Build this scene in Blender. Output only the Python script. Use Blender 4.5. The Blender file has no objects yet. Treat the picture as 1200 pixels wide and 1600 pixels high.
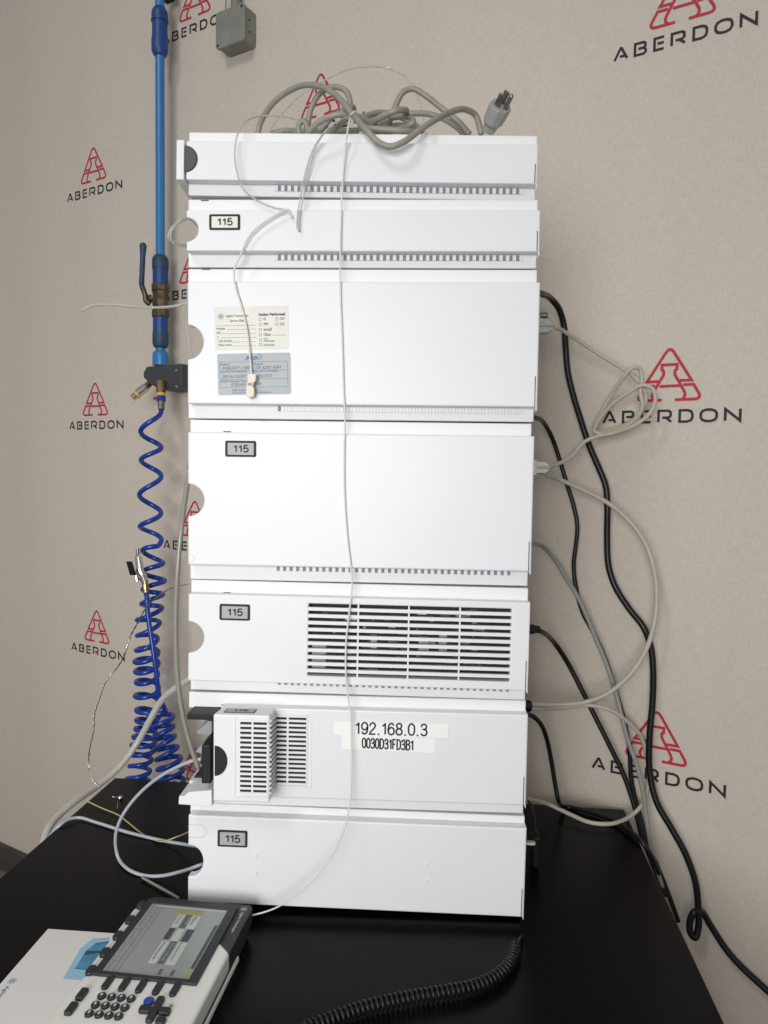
import bpy, bmesh, math, random
from mathutils import Vector, Matrix
random.seed(7)
S = bpy.context.scene
C = S.collection
R = math.radians

# ------------------------------------------------------------------ camera
CAM = Vector((0.05511, -0.73295, 0.46416))
YAW, PITCH, ROLL = R(2.264), R(-3.205), R(-0.834)
F = 1150.0                                   # focal length in pixels of the 1200 x 1600 photograph
RC = Matrix.Rotation(YAW, 3, 'Z') @ Matrix.Rotation(PITCH, 3, 'X') @ Matrix.Rotation(ROLL, 3, 'Y')
cam_d = bpy.data.cameras.new('camera')
cam = bpy.data.objects.new('camera', cam_d)
C.objects.link(cam)
cam.matrix_world = Matrix.Translation(CAM) @ (RC @ Matrix.Rotation(R(90), 3, 'X')).to_4x4()
cam_d.sensor_fit = 'VERTICAL'
cam_d.sensor_height = 36.0
cam_d.lens = 36.0 * F / 1600.0
cam_d.clip_start = 0.02
cam_d.clip_end = 50
S.camera = cam

# ------------------------------------------------------------------ light
w = bpy.data.worlds.new('World')
S.world = w
w.use_nodes = True
bg = w.node_tree.nodes['Background']
bg.inputs[0].default_value = (0.95, 0.975, 1.0, 1)
bg.inputs[1].default_value = 0.27


def area(name, loc, target, size, power, col):
    d = bpy.data.lights.new(name, 'AREA')
    d.shape = 'DISK'
    d.size = size
    d.energy = power
    d.color = col
    o = bpy.data.objects.new(name, d)
    C.objects.link(o)
    o.location = loc
    o.rotation_euler = (Vector(target) - Vector(loc)).to_track_quat('-Z', 'Y').to_euler()
    return o


area('front_fill', (-0.42, -1.95, 0.56), (-0.38, 0.5, 0.20), 1.0, 8.7, (1.0, 0.99, 0.975)).data.spread = R(90)  # added front fill, no lamp of the room; spread narrowed to dim the edges
area('ceiling_lamp', (-0.90, -1.45, 2.25), (0.1, 0.1, 0.5), 0.45, 12, (1.0, 0.985, 0.965))
area('phone_lamp', (CAM.x - 0.026, CAM.y - 0.01, CAM.z + 0.036), (0.06, 0.0, 0.46), 0.012, 0.3, (1.0, 0.975, 0.955))
S.view_settings.view_transform = 'Standard'
S.view_settings.look = 'None'
S.view_settings.exposure = 0.08
S.view_settings.gamma = 1.0

# ------------------------------------------------------------------ geometry of the place
WQ = Vector((0.362, 0.285, 0))                     # a point of the wall
WT = R(-28.5)
WD = Vector((math.cos(WT), math.sin(WT), 0))       # along the wall, to the right
WN = Vector((math.sin(WT), -math.cos(WT), 0))      # out of the wall, towards the room
FLOOR_Z = -0.525


def ray(u, v):
    return RC @ Vector(((u - 600) / F, 1, (800 - v) / F))


def pt(u, v, k='F', c=0.0):
    """A point of the place seen at photo position u, v: on the plane y=c (F), z=c (D) or c metres off the wall (W)."""
    d = ray(u, v)
    if k == 'F':
        t = (c - CAM.y) / d.y
    elif k == 'D':
        t = (c - CAM.z) / d.z
    else:
        t = (c - (CAM - WQ).dot(WN)) / d.dot(WN)
    return CAM + d * t


def wall_pt(s, z, off=0.0):
    return WQ + WD * s + WN * off + Vector((0, 0, z))


# ------------------------------------------------------------------ materials
def mat(name, col, rough=0.5, metal=0.0, spec=0.5, var=0.0, vscale=20, bump=0.0, bscale=400, trans=0.0, alpha=1.0, coat=0.0, ior=None, rvar=0.0, emit=0.0):
    m = bpy.data.materials.new(name)
    m.use_nodes = True
    nt = m.node_tree
    b = nt.nodes['Principled BSDF']
    b.inputs['Base Color'].default_value = (*col, 1)
    b.inputs['Roughness'].default_value = rough
    b.inputs['Metallic'].default_value = metal
    b.inputs['Specular IOR Level'].default_value = spec
    b.inputs['Transmission Weight'].default_value = trans
    b.inputs['Alpha'].default_value = alpha
    b.inputs['Coat Weight'].default_value = coat
    if ior:
        b.inputs['IOR'].default_value = ior
    if emit:
        b.inputs['Emission Color'].default_value = (*col, 1)
        b.inputs['Emission Strength'].default_value = emit
    tc = nt.nodes.new('ShaderNodeTexCoord')
    if var:
        n = nt.nodes.new('ShaderNodeTexNoise')
        n.inputs['Scale'].default_value = vscale
        n.inputs['Detail'].default_value = 6
        nt.links.new(tc.outputs['Object'], n.inputs['Vector'])
        r = nt.nodes.new('ShaderNodeValToRGB')
        r.color_ramp.elements[0].position = 0.3
        r.color_ramp.elements[1].position = 0.7
        r.color_ramp.elements[0].color = (*[c * (1 - var) for c in col], 1)
        r.color_ramp.elements[1].color = (*[min(1, c * (1 + var)) for c in col], 1)
        nt.links.new(n.outputs['Fac'], r.inputs['Fac'])
        nt.links.new(r.outputs['Color'], b.inputs['Base Color'])
        if rvar:
            mr = nt.nodes.new('ShaderNodeMapRange')
            mr.inputs['To Min'].default_value = max(0, rough - rvar)
            mr.inputs['To Max'].default_value = min(1, rough + rvar)
            nt.links.new(n.outputs['Fac'], mr.inputs['Value'])
            nt.links.new(mr.outputs['Result'], b.inputs['Roughness'])
    if bump:
        n2 = nt.nodes.new('ShaderNodeTexNoise')
        n2.inputs['Scale'].default_value = bscale
        n2.inputs['Detail'].default_value = 3
        nt.links.new(tc.outputs['Object'], n2.inputs['Vector'])
        bp = nt.nodes.new('ShaderNodeBump')
        bp.inputs['Strength'].default_value = bump
        bp.inputs['Distance'].default_value = 0.001
        nt.links.new(n2.outputs['Fac'], bp.inputs['Height'])
        nt.links.new(bp.outputs['Normal'], b.inputs['Normal'])
    return m


def wall_material():
    m = mat('printed_vinyl_wall', (0.50, 0.445, 0.385), 0.62, spec=0.3)
    nt = m.node_tree
    b = nt.nodes['Principled BSDF']
    tc = nt.nodes.new('ShaderNodeTexCoord')
    # woven threads: two stretched noises, plus soft vertical sags
    def noise(sc, vec, det=3):
        mp = nt.nodes.new('ShaderNodeMapping')
        mp.inputs['Scale'].default_value = vec
        nt.links.new(tc.outputs['Object'], mp.inputs['Vector'])
        n = nt.nodes.new('ShaderNodeTexNoise')
        n.inputs['Scale'].default_value = sc
        n.inputs['Detail'].default_value = det
        nt.links.new(mp.outputs['Vector'], n.inputs['Vector'])
        return n.outputs['Fac']
    def mth(op, a, c):
        q = nt.nodes.new('ShaderNodeMath')
        q.operation = op
        for i, v in enumerate((a, c)):
            if isinstance(v, (int, float)):
                q.inputs[i].default_value = v
            else:
                nt.links.new(v, q.inputs[i])
        return q.outputs[0]
    a = noise(260, (3.0, 1, 0.35))
    c = noise(260, (0.3, 1, 3.0))
    big = noise(1.6, (1, 1, 0.6), 4)
    sag = noise(9, (1, 1, 0.03), 2)
    thread = mth('ADD', mth('MULTIPLY', a, 0.5), mth('MULTIPLY', c, 0.5))
    mix = mth('ADD', mth('MULTIPLY', thread, 0.75), mth('ADD', mth('MULTIPLY', big, 0.16), mth('MULTIPLY', sag, 0.09)))
    r = nt.nodes.new('ShaderNodeValToRGB')
    r.color_ramp.elements[0].position = 0.36
    r.color_ramp.elements[1].position = 0.64
    r.color_ramp.elements[0].color = (0.515, 0.455, 0.392, 1)
    r.color_ramp.elements[1].color = (0.655, 0.595, 0.522, 1)
    nt.links.new(mix, r.inputs['Fac'])
    nt.links.new(r.outputs['Color'], b.inputs['Base Color'])
    bp = nt.nodes.new('ShaderNodeBump')
    bp.inputs['Strength'].default_value = 0.35
    bp.inputs['Distance'].default_value = 0.0008
    nt.links.new(thread, bp.inputs['Height'])
    bp2 = nt.nodes.new('ShaderNodeBump')
    bp2.inputs['Strength'].default_value = 0.5
    bp2.inputs['Distance'].default_value = 0.006
    nt.links.new(sag, bp2.inputs['Height'])
    nt.links.new(bp2.outputs['Normal'], bp.inputs['Normal'])
    nt.links.new(bp.outputs['Normal'], b.inputs['Normal'])
    return m


def desk_material():
    m = mat('black_laminate', (0.0025, 0.0025, 0.0026), 0.27, spec=0.1, var=0.35, vscale=5, rvar=0.07, bump=0.08, bscale=900)
    return m


M = {}
M['wall'] = wall_material()
M['red'] = mat('red_print', (0.47, 0.028, 0.052), 0.6, spec=0.3, var=0.08, vscale=300)
M['ink'] = mat('black_print', (0.022, 0.02, 0.024), 0.6, spec=0.3)
M['white'] = mat('white_enamel', (0.735, 0.742, 0.765), 0.40, spec=0.4, var=0.012, vscale=6, bump=0.05, bscale=900)
M['lip'] = mat('cream_enamel', (0.755, 0.758, 0.765), 0.48, spec=0.4, var=0.015, vscale=7, bump=0.05, bscale=900)
M['white_plastic'] = mat('white_plastic', (0.735, 0.74, 0.75), 0.42, bump=0.03, bscale=1200)
M['cavity'] = mat('painted_shade_and_marks', (0.012, 0.012, 0.014), 0.7)  # near-black paint for shade behind grille and louvres; also small dark marks
M['slot'] = mat('slot_shadow', (0.22, 0.22, 0.245), 0.7)
M['seam'] = mat('seam_gap', (0.06, 0.06, 0.07), 0.7)
M['dkgrey'] = mat('dark_grey_plastic', (0.045, 0.05, 0.055), 0.5, bump=0.05)
M['black'] = mat('black_plastic', (0.006, 0.006, 0.0065), 0.5, spec=0.35, var=0.2, bump=0.05)
M['desk'] = desk_material()
M['cable'] = mat('black_rubber_cable', (0.005, 0.005, 0.0055), 0.38, spec=0.38, bump=0.06, bscale=600)
M['beige'] = mat('beige_cable', (0.47, 0.44, 0.36), 0.5, var=0.06, vscale=40)
M['greycable'] = mat('grey_cable', (0.27, 0.27, 0.25), 0.5, var=0.06, vscale=40)
M['cord'] = mat('grey_power_cord', (0.27, 0.258, 0.222), 0.45, var=0.08, vscale=60, bump=0.05)
M['plug'] = mat('grey_plug', (0.33, 0.335, 0.32), 0.5, var=0.05, bump=0.08)
M['metal'] = mat('nickel', (0.58, 0.56, 0.51), 0.25, metal=1.0, var=0.12, vscale=200)
M['chrome'] = mat('chrome', (0.72, 0.72, 0.74), 0.16, metal=1.0)
M['dullmetal'] = mat('dull_metal', (0.24, 0.23, 0.215), 0.45, metal=1.0, var=0.3, vscale=120)
M['brass'] = mat('brass', (0.33, 0.24, 0.12), 0.36, metal=1.0, var=0.15, vscale=150)
M['bronze'] = mat('dirty_valve_brass', (0.115, 0.095, 0.06), 0.5, metal=0.75, var=0.45, vscale=90, bump=0.3, bscale=300)
M['pipe'] = mat('blue_pipe', (0.03, 0.18, 0.42), 0.33, var=0.06, vscale=12)
M['coupling'] = mat('blue_coupling', (0.010, 0.052, 0.21), 0.42, var=0.15, vscale=40, bump=0.05)
M['coupling_dk'] = mat('dusty_blue_cap', (0.018, 0.052, 0.105), 0.55, var=0.2, vscale=60, bump=0.1)
M['hose'] = mat('blue_hose', (0.007, 0.042, 0.30), 0.25, var=0.1)
M['redplastic'] = mat('red_plastic', (0.25, 0.02, 0.02), 0.5)
M['yellow'] = mat('yellow_band', (0.72, 0.42, 0.03), 0.5)
M['box'] = mat('grey_box', (0.215, 0.22, 0.195), 0.55, var=0.14, vscale=30, bump=0.12, bscale=250)
M['clear'] = mat('clear_tube', (0.66, 0.65, 0.61), 0.28, trans=0.5, ior=1.1, spec=0.5)
M['milky'] = mat('milky_tube', (0.80, 0.785, 0.745), 0.35, spec=0.4, trans=0.2, ior=1.2)
M['greytube'] = mat('grey_tube', (0.25, 0.24, 0.21), 0.3, coat=0.3)
M['braid'] = mat('braided_hose', (0.46, 0.445, 0.41), 0.4, coat=0.2)
M['bluegrey'] = mat('pale_blue_tube', (0.43, 0.46, 0.525), 0.32)
M['amber'] = mat('amber_tube', (0.50, 0.44, 0.24), 0.35)
M['wire'] = mat('twisted_wire', (0.62, 0.60, 0.55), 0.22, metal=1.0)
M['conn'] = mat('cream_connector', (0.70, 0.64, 0.54), 0.5)
M['pink'] = mat('pink_mark', (0.50, 0.22, 0.24), 0.6)
M['paper'] = mat('cream_paper', (0.71, 0.705, 0.645), 0.6, var=0.03, vscale=60)
M['tape'] = mat('white_tape', (0.84, 0.84, 0.825), 0.35)
M['silver'] = mat('silver_sticker', (0.40, 0.425, 0.435), 0.55, var=0.03)
M['bluink'] = mat('blue_ink', (0.03, 0.17, 0.36), 0.6)
M['pencil'] = mat('pen_ink', (0.16, 0.16, 0.17), 0.6)
M['ltgrey'] = mat('grey_label', (0.37, 0.37, 0.36), 0.5)
M['bezel'] = mat('charcoal_bezel', (0.019, 0.022, 0.026), 0.5, bump=0.1, bscale=1500)
M['lcd'] = mat('lcd_glass', (0.29, 0.315, 0.30), 0.22, spec=0.6, var=0.03, vscale=15)
M['lcd_lt'] = mat('lcd_light', (0.50, 0.54, 0.50), 0.25)
M['lcd_dk'] = mat('lcd_dark', (0.045, 0.06, 0.08), 0.25)
M['lcd_ln'] = mat('lcd_line', (0.11, 0.13, 0.12), 0.25)
M['lcd_yl'] = mat('lcd_yellow', (0.34, 0.335, 0.12), 0.25)
M['devwhite'] = mat('ivory_plastic', (0.76, 0.745, 0.70), 0.45, var=0.015, bump=0.05, bscale=1500)
M['key'] = mat('key_rubber', (0.018, 0.02, 0.023), 0.48)
M['bluekey'] = mat('blue_key', (0.012, 0.06, 0.32), 0.4)
M['logo_w'] = mat('pale_logo', (0.6, 0.6, 0.6), 0.6)
M['book'] = mat('booklet_cover', (0.75, 0.72, 0.69), 0.4, spec=0.4, var=0.01, vscale=20)
M['cyan1'] = mat('print_light_blue', (0.30, 0.52, 0.68), 0.4)
M['cyan2'] = mat('print_mid_blue', (0.06, 0.25, 0.42), 0.4, var=0.3, vscale=60)
M['cyan3'] = mat('print_dark_blue', (0.012, 0.055, 0.12), 0.4)
M['grey_part'] = mat('grey_plastic', (0.30, 0.31, 0.31), 0.4)
M['pcb'] = mat('circuit_board', (0.055, 0.055, 0.06), 0.5, var=0.4, vscale=120)
M['baseboard'] = mat('dark_baseboard', (0.06, 0.05, 0.045), 0.6, var=0.2)
M['floor'] = mat('brown_floor', (0.22, 0.17, 0.13), 0.5, var=0.2, vscale=12)
M['steel'] = mat('table_frame', (0.03, 0.03, 0.03), 0.5)

# ------------------------------------------------------------------ mesh helpers


def link(name, me, m=None, parent=None, bevel=0.0, seg=2, smooth=False, angle=30):
    o = bpy.data.objects.new(name, me)
    C.objects.link(o)
    if m is not None:
        me.materials.append(M[m])
    if parent is not None:
        o.parent = parent
    if smooth:
        for p in me.polygons:
            p.use_smooth = True
    if bevel:
        b = o.modifiers.new('bevel', 'BEVEL')
        b.width = bevel
        b.segments = seg
        b.limit_method = 'ANGLE'
        b.angle_limit = R(angle)
    return o


def tag(o, label, cat, group=None, kind=None):
    o['label'] = label
    o['category'] = cat
    if group:
        o['group'] = group
    if kind:
        o['kind'] = kind
    return o


def empty(name, loc=(0, 0, 0), rot=(0, 0, 0)):
    o = bpy.data.objects.new(name, None)
    C.objects.link(o)
    o.location = loc
    o.rotation_euler = rot
    o.empty_display_size = 0.02
    return o


class MB:
    """Collects boxes, prisms, tubes and turned shapes into one mesh."""

    def __init__(self):
        self.v = []
        self.f = []

    def add(self, vs, fs):
        n = len(self.v)
        self.v += [tuple(p) for p in vs]
        self.f += [tuple(i + n for i in f) for f in fs]
        return self

    def box(self, x0, x1, y0, y1, z0, z1):
        return self.add([(x0, y0, z0), (x1, y0, z0), (x1, y1, z0), (x0, y1, z0), (x0, y0, z1), (x1, y0, z1), (x1, y1, z1), (x0, y1, z1)],
                        [(0, 3, 2, 1), (4, 5, 6, 7), (0, 1, 5, 4), (1, 2, 6, 5), (2, 3, 7, 6), (3, 0, 4, 7)])

    def obox(self, o, ex, ey, ez):
        """Box spanned by three vectors from corner o."""
        o, ex, ey, ez = map(Vector, (o, ex, ey, ez))
        vs = [o, o + ex, o + ex + ey, o + ey, o + ez, o + ex + ez, o + ex + ey + ez, o + ey + ez]
        fs = [(0, 3, 2, 1), (4, 5, 6, 7), (0, 1, 5, 4), (1, 2, 6, 5), (2, 3, 7, 6), (3, 0, 4, 7)]
        if ex.cross(ey).dot(ez) < 0:
            fs = [tuple(reversed(f)) for f in fs]
        return self.add(vs, fs)

    def prism(self, poly, o, ex, ey, ez):
        """Polygon in the ex, ey plane through o, extruded by ez."""
        o, ex, ey, ez = map(Vector, (o, ex, ey, ez))
        n = len(poly)
        a = [o + ex * x + ey * y for x, y in poly]
        vs = a + [p + ez for p in a]
        ar = sum(poly[i][0] * poly[(i + 1) % n][1] - poly[(i + 1) % n][0] * poly[i][1] for i in range(n))
        fs = [tuple(range(n))[::-1], tuple(range(n, 2 * n))] + [(i, (i + 1) % n, (i + 1) % n + n, i + n) for i in range(n)]
        if ar * ex.cross(ey).dot(ez) < 0:
            fs = [tuple(reversed(f)) for f in fs]
        return self.add(vs, fs)

    def tube(self, pts, r, sides=10, cap=True, rf=None):
        pts = [Vector(p) for p in pts]
        n = len(pts)
        t0 = (pts[1] - pts[0]).normalized()
        up = t0.orthogonal().normalized()
        vs, fs = [], []
        for i, p in enumerate(pts):
            t = (pts[min(i + 1, n - 1)] - pts[max(i - 1, 0)])
            t = t.normalized() if t.length > 1e-9 else t0
            up = up - t * up.dot(t)
            up = up.normalized() if up.length > 1e-6 else t.orthogonal().normalized()
            sd = t.cross(up)
            rr = rf(i / (n - 1)) if rf else r
            for k in range(sides):
                a = 2 * math.pi * k / sides
                vs.append(p + (up * math.cos(a) + sd * math.sin(a)) * rr)
            if i:
                b0, b1 = (i - 1) * sides, i * sides
                for k in range(sides):
                    k2 = (k + 1) % sides
                    fs.append((b0 + k, b0 + k2, b1 + k2, b1 + k))
        if cap:
            fs.append(tuple(range(sides))[::-1])
            fs.append(tuple(range((n - 1) * sides, n * sides)))
        return self.add(vs, fs)

    def lathe(self, o, ax, prof, sides=24):
        """Profile [(distance along ax, radius)] turned round ax through o."""
        o = Vector(o)
        ax = Vector(ax).normalized()
        up = ax.orthogonal().normalized()
        sd = ax.cross(up)
        vs, fs = [], []
        for i, (d, r) in enumerate(prof):
            for k in range(sides):
                a = 2 * math.pi * k / sides
                vs.append(o + ax * d + (up * math.cos(a) + sd * math.sin(a)) * max(r, 1e-5))
            if i:
                b0, b1 = (i - 1) * sides, i * sides
                for k in range(sides):
                    k2 = (k + 1) % sides
                    fs.append((b0 + k, b0 + k2, b1 + k2, b1 + k))
        fs.append(tuple(range(sides))[::-1])
        fs.append(tuple(range((len(prof) - 1) * sides, len(prof) * sides)))
        return self.add(vs, fs)

    def stroke(self, pts, wd, o, ex, ey, closed=False):
        """Flat ribbon of width wd along a polyline in the ex, ey plane, mitred."""
        o, ex, ey = map(Vector, (o, ex, ey))
        P = [Vector(p) for p in pts]
        n = len(P)
        L, Rr = [], []
        for i in range(n):
            a = P[i - 1] if (i or closed) else None
            b = P[(i + 1) % n] if (i < n - 1 or closed) else None
            d1 = (P[i] - a).normalized() if a is not None else None
            d2 = (b - P[i]).normalized() if b is not None else None
            d1 = d1 if d1 is not None else d2
            d2 = d2 if d2 is not None else d1
            n1 = Vector((-d1.y, d1.x))
            n2 = Vector((-d2.y, d2.x))
            m = (n1 + n2)
            m = m.normalized() if m.length > 1e-6 else n1
            k = min(1 / max(m.dot(n1), 0.35), 2.5)
            L.append(P[i] + m * k * wd / 2)
            Rr.append(P[i] - m * k * wd / 2)
        vs = [o + ex * p.x + ey * p.y for p in L + Rr]
        fs = []
        for i in range(n if closed else n - 1):
            j = (i + 1) % n
            fs.append((i, i + n, j + n, j))
        return self.add(vs, fs)

    def mesh(self, name):
        me = bpy.data.meshes.new(name)
        me.from_pydata(self.v, [], self.f)
        me.update()
        return me

    def build(self, name, m, parent=None, **k):
        return link(name, self.mesh(name), m, parent, **k)


def spline(pts, n=10, closed=False):
    """Catmull-Rom through 3D points (centripetal-ish, evenly cut)."""
    P = [Vector(p) for p in pts]
    if closed:
        P = [P[-1]] + P + [P[0], P[1]]
    else:
        P = [P[0] * 2 - P[1]] + P + [P[-1] * 2 - P[-2]]
    out = []
    for i in range(1, len(P) - 2):
        p0, p1, p2, p3 = P[i - 1:i + 3]
        t0 = 0.0
        t1 = t0 + max((p1 - p0).length, 1e-6) ** 0.5
        t2 = t1 + max((p2 - p1).length, 1e-6) ** 0.5
        t3 = t2 + max((p3 - p2).length, 1e-6) ** 0.5
        for k in range(n):
            t = t1 + (t2 - t1) * k / n
            a1 = p0 * ((t1 - t) / (t1 - t0)) + p1 * ((t - t0) / (t1 - t0))
            a2 = p1 * ((t2 - t) / (t2 - t1)) + p2 * ((t - t1) / (t2 - t1))
            a3 = p2 * ((t3 - t) / (t3 - t2)) + p3 * ((t - t2) / (t3 - t2))
            b1 = a1 * ((t2 - t) / (t2 - t0)) + a2 * ((t - t0) / (t2 - t0))
            b2 = a2 * ((t3 - t) / (t3 - t1)) + a3 * ((t - t1) / (t3 - t1))
            out.append(b1 * ((t2 - t) / (t2 - t1)) + b2 * ((t - t1) / (t2 - t1)))
    out.append(P[-2])
    return out


def path(spec, n=10):
    """spec: list of (u, v, kind, c); kind and c carry over when left out."""
    k, c = 'F', 0.0
    out = []
    for s in spec:
        if len(s) == 4:
            k, c = s[2], s[3]
        elif len(s) == 3:
            c = s[2]
        out.append(pt(s[0], s[1], k, c))
    return spline(out, n)


def tube(name, spec, r, m, parent=None, n=10, sides=10):
    return MB().tube(path(spec, n), r, sides).build(name, m, parent, smooth=True)


def text(name, body, o, ex, ey, m, parent, width=None, height=None, bold=0.0, off=0.0003, align='L', nrm=None, shear=0.0):
    """Flat lettering as a mesh; the text's box starts at o (its lower left), ex right, ey up."""
    cu = bpy.data.curves.new(name, 'FONT')
    cu.body = body
    cu.size = 1.0
    cu.offset = bold
    cu.shear = shear
    cu.resolution_u = 3
    t = bpy.data.objects.new('tmp', cu)
    C.objects.link(t)
    dg = bpy.context.evaluated_depsgraph_get()
    me = bpy.data.meshes.new_from_object(t.evaluated_get(dg))
    bpy.data.objects.remove(t)
    xs = [v.co.x for v in me.vertices]
    ys = [v.co.y for v in me.vertices]
    x0, x1, y0, y1 = min(xs), max(xs), min(ys), max(ys)
    if height is None:
        sx = width / (x1 - x0)
        sy = sx
    elif width is None:
        sy = height / (y1 - y0)
        sx = sy
    else:
        sx = width / (x1 - x0)
        sy = height / (y1 - y0)
    ex, ey, o = Vector(ex).normalized(), Vector(ey).normalized(), Vector(o)
    nn = ex.cross(ey)
    for v in me.vertices:
        v.co = o + ex * ((v.co.x - x0) * sx) + ey * ((v.co.y - y0) * sy) + nn * off
    me.name = name
    me.materials.clear()
    return link(name, me, m, parent)


def _sm(p, closed=False):
    return [(v.x, v.y) for v in spline([Vector((a, b, 0)) for a, b in p], 5, closed)][:-1 if closed else None]


GLYPH = {
    '1': (.46, [([(.06, .74), (.2, .80), (.33, .95)], 0), ([(.34, 0), (.34, 1)], 0)]),
    '0': (.62, [(_sm([(.31, 1), (.53, .86), (.60, .5), (.53, .14), (.31, 0), (.09, .14), (.02, .5), (.09, .86)], True), 1)]),
    '2': (.62, [(_sm([(.05, .70), (.10, .88), (.31, 1), (.53, .88), (.56, .70), (.40, .46), (.14, .22), (.04, 0)]) + [(.59, 0)], 0)]),
    '3': (.62, [(_sm([(.06, .74), (.12, .92), (.30, 1), (.50, .92), (.55, .76), (.48, .60), (.27, .54)]) + _sm([(.28, .54), (.50, .48), (.59, .28), (.52, .08), (.30, 0), (.12, .05), (.03, .18)]), 0)]),
    '5': (.62, [([(.55, 1), (.14, 1), (.07, .50)] + _sm([(.08, .50), (.18, .58), (.33, .62), (.52, .54), (.59, .33), (.52, .10), (.30, 0), (.12, .05), (.04, .16)]), 0)]),
    '6': (.62, [(_sm([(.55, .80), (.46, .95), (.31, 1), (.12, .87), (.04, .60), (.03, .36), (.11, .08), (.32, 0), (.53, .10), (.59, .32), (.52, .54), (.33, .63), (.14, .54), (.04, .36)]), 0)]),
    '8': (.62, [(_sm([(.31, 1), (.51, .92), (.54, .76), (.46, .60), (.31, .54), (.16, .60), (.08, .76), (.11, .92)], True), 1), (_sm([(.31, .54), (.52, .45), (.59, .26), (.51, .07), (.31, 0), (.11, .07), (.03, .26), (.10, .45)], True), 1)]),
    '9': (.62, [(_sm([(.06, .20), (.15, .05), (.30, 0), (.50, .13), (.58, .40), (.59, .64), (.51, .92), (.30, 1), (.09, .90), (.03, .68), (.10, .46), (.29, .37), (.48, .46), (.58, .64)]), 0)]),
    'B': (.68, [(_sm([(.08, .54), (.40, .54), (.62, .44), (.64, .14), (.42, 0)]) + [(.08, 0), (.08, 1)] + _sm([(.40, 1), (.58, .88), (.58, .66), (.40, .54)]), 0)]),
    'D': (.72, [([(.08, 0), (.08, 1)] + _sm([(.34, 1), (.58, .88), (.67, .5), (.58, .12), (.34, 0)]), 1)]),
    'F': (.60, [([(.08, 0), (.08, 1), (.58, 1)], 0), ([(.08, .52), (.50, .52)], 0)]),
    '.': (.28, [([(.13, -.075), (.13, .075)], 0)]),
}


def digits(name, body, o, ex, ey, m, parent, width, height, wt=0.14, off=0.0003):
    """Grotesque numerals drawn as strokes; the box of the text starts at o."""
    mb = MB()
    gap = 0.15
    tot = sum(GLYPH[c][0] for c in body) + gap * (len(body) - 1)
    ex, ey, o = Vector(ex).normalized(), Vector(ey).normalized(), Vector(o)
    nn = ex.cross(ey)
    hh = height * (1 - wt)
    kx = width / tot
    x = 0.0
    for i, c in enumerate(body):
        gw, strokes = GLYPH[c]
        for j, (p, closed) in enumerate(strokes):
            mb.stroke([((x + a) * kx, height * wt / 2 + b * hh) for a, b in p], height * wt, o + nn * (off + 0.00002 * (j + (i % 2) * 3)), ex, ey, bool(closed))
        x += gw + gap
    return mb.build(name, m, parent)


def rrect(x0, y0, x1, y1, r, n=4):
    out = []
    for cx, cy, a0 in ((x1 - r, y0 + r, -90), (x1 - r, y1 - r, 0), (x0 + r, y1 - r, 90), (x0 + r, y0 + r, 180)):
        for k in range(n + 1):
            a = R(a0 + 90 * k / n)
            out.append((cx + r * math.cos(a), cy + r * math.sin(a)))
    return out


X, Y, Z = Vector((1, 0, 0)), Vector((0, 1, 0)), Vector((0, 0, 1))

# ================================================================== SETTING
# wall: a slab whose local axes are along / out of the wall
wall = MB().box(-3.2, 0.0, 0, 0.1, FLOOR_Z - 0.01, 2.6).box(0.0, 1.6, 0, 0.1, FLOOR_Z - 0.01, 2.6)
wall = MB().box(-3.2, 1.6, 0, 0.1, FLOOR_Z - 0.01, 2.6).build('wall', 'wall')
wall.location = WQ
wall.rotation_euler = (0, 0, WT)
wall['kind'] = 'structure'
bb = MB().box(-3.2, 1.6, -0.012, -0.0005, FLOOR_Z, FLOOR_Z + 0.062).build('baseboard', 'baseboard', wall, bevel=0.002)
fl = MB().box(-3.5, 2.5, -2.0, 2.6, FLOOR_Z - 0.02, FLOOR_Z).build('floor', 'floor')
fl['kind'] = 'structure'

# ---- printed logos on the wall (child of the wall, lettering a sub-part)
KX, KZ = 0.0001476, 0.000158


def emblem_mesh():
    mb = MB()
    def E(p):
        return [((x - 482) * KX, -(y - 125) * KZ) for x, y in p]
    def arc(p0, p1, p2, n=5):
        return [((1 - t) ** 2 * p0[0] + 2 * t * (1 - t) * p1[0] + t * t * p2[0], (1 - t) ** 2 * p0[1] + 2 * t * (1 - t) * p1[1] + t * t * p2[1]) for t in [k / n for k in range(n + 1)]]
    wd = 0.0038
    zz = [0]
    def st(p):
        zz[0] += 1
        mb.stroke(E(p), wd, (0, -0.0004 - 0.00003 * zz[0], 0), X, Z)
    def mir(p):
        return [(964 - x, y) for x, y in p]
    tri = [(392, 404), (292, 404)] + arc((445, 170), (482, 112), (519, 170)) + [(672, 404), (572, 404)]
    st(tri)
    st([(418, 318), (418, 268), (546, 268), (546, 318)])
    rd = [(546, 300), (530, 322), (530, 352), (605, 478)] + arc((617, 500), (632, 535), (600, 557))
    st(rd)
    st(mir(rd))
    st([(402, 446), (575, 446)])
    ft = [(602, 440), (690, 440)] + arc((728, 500), (768, 562), (700, 562)) + [(538, 562)]
    st(ft)
    st(mir(ft))
    return mb.mesh('emblem')


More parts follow.
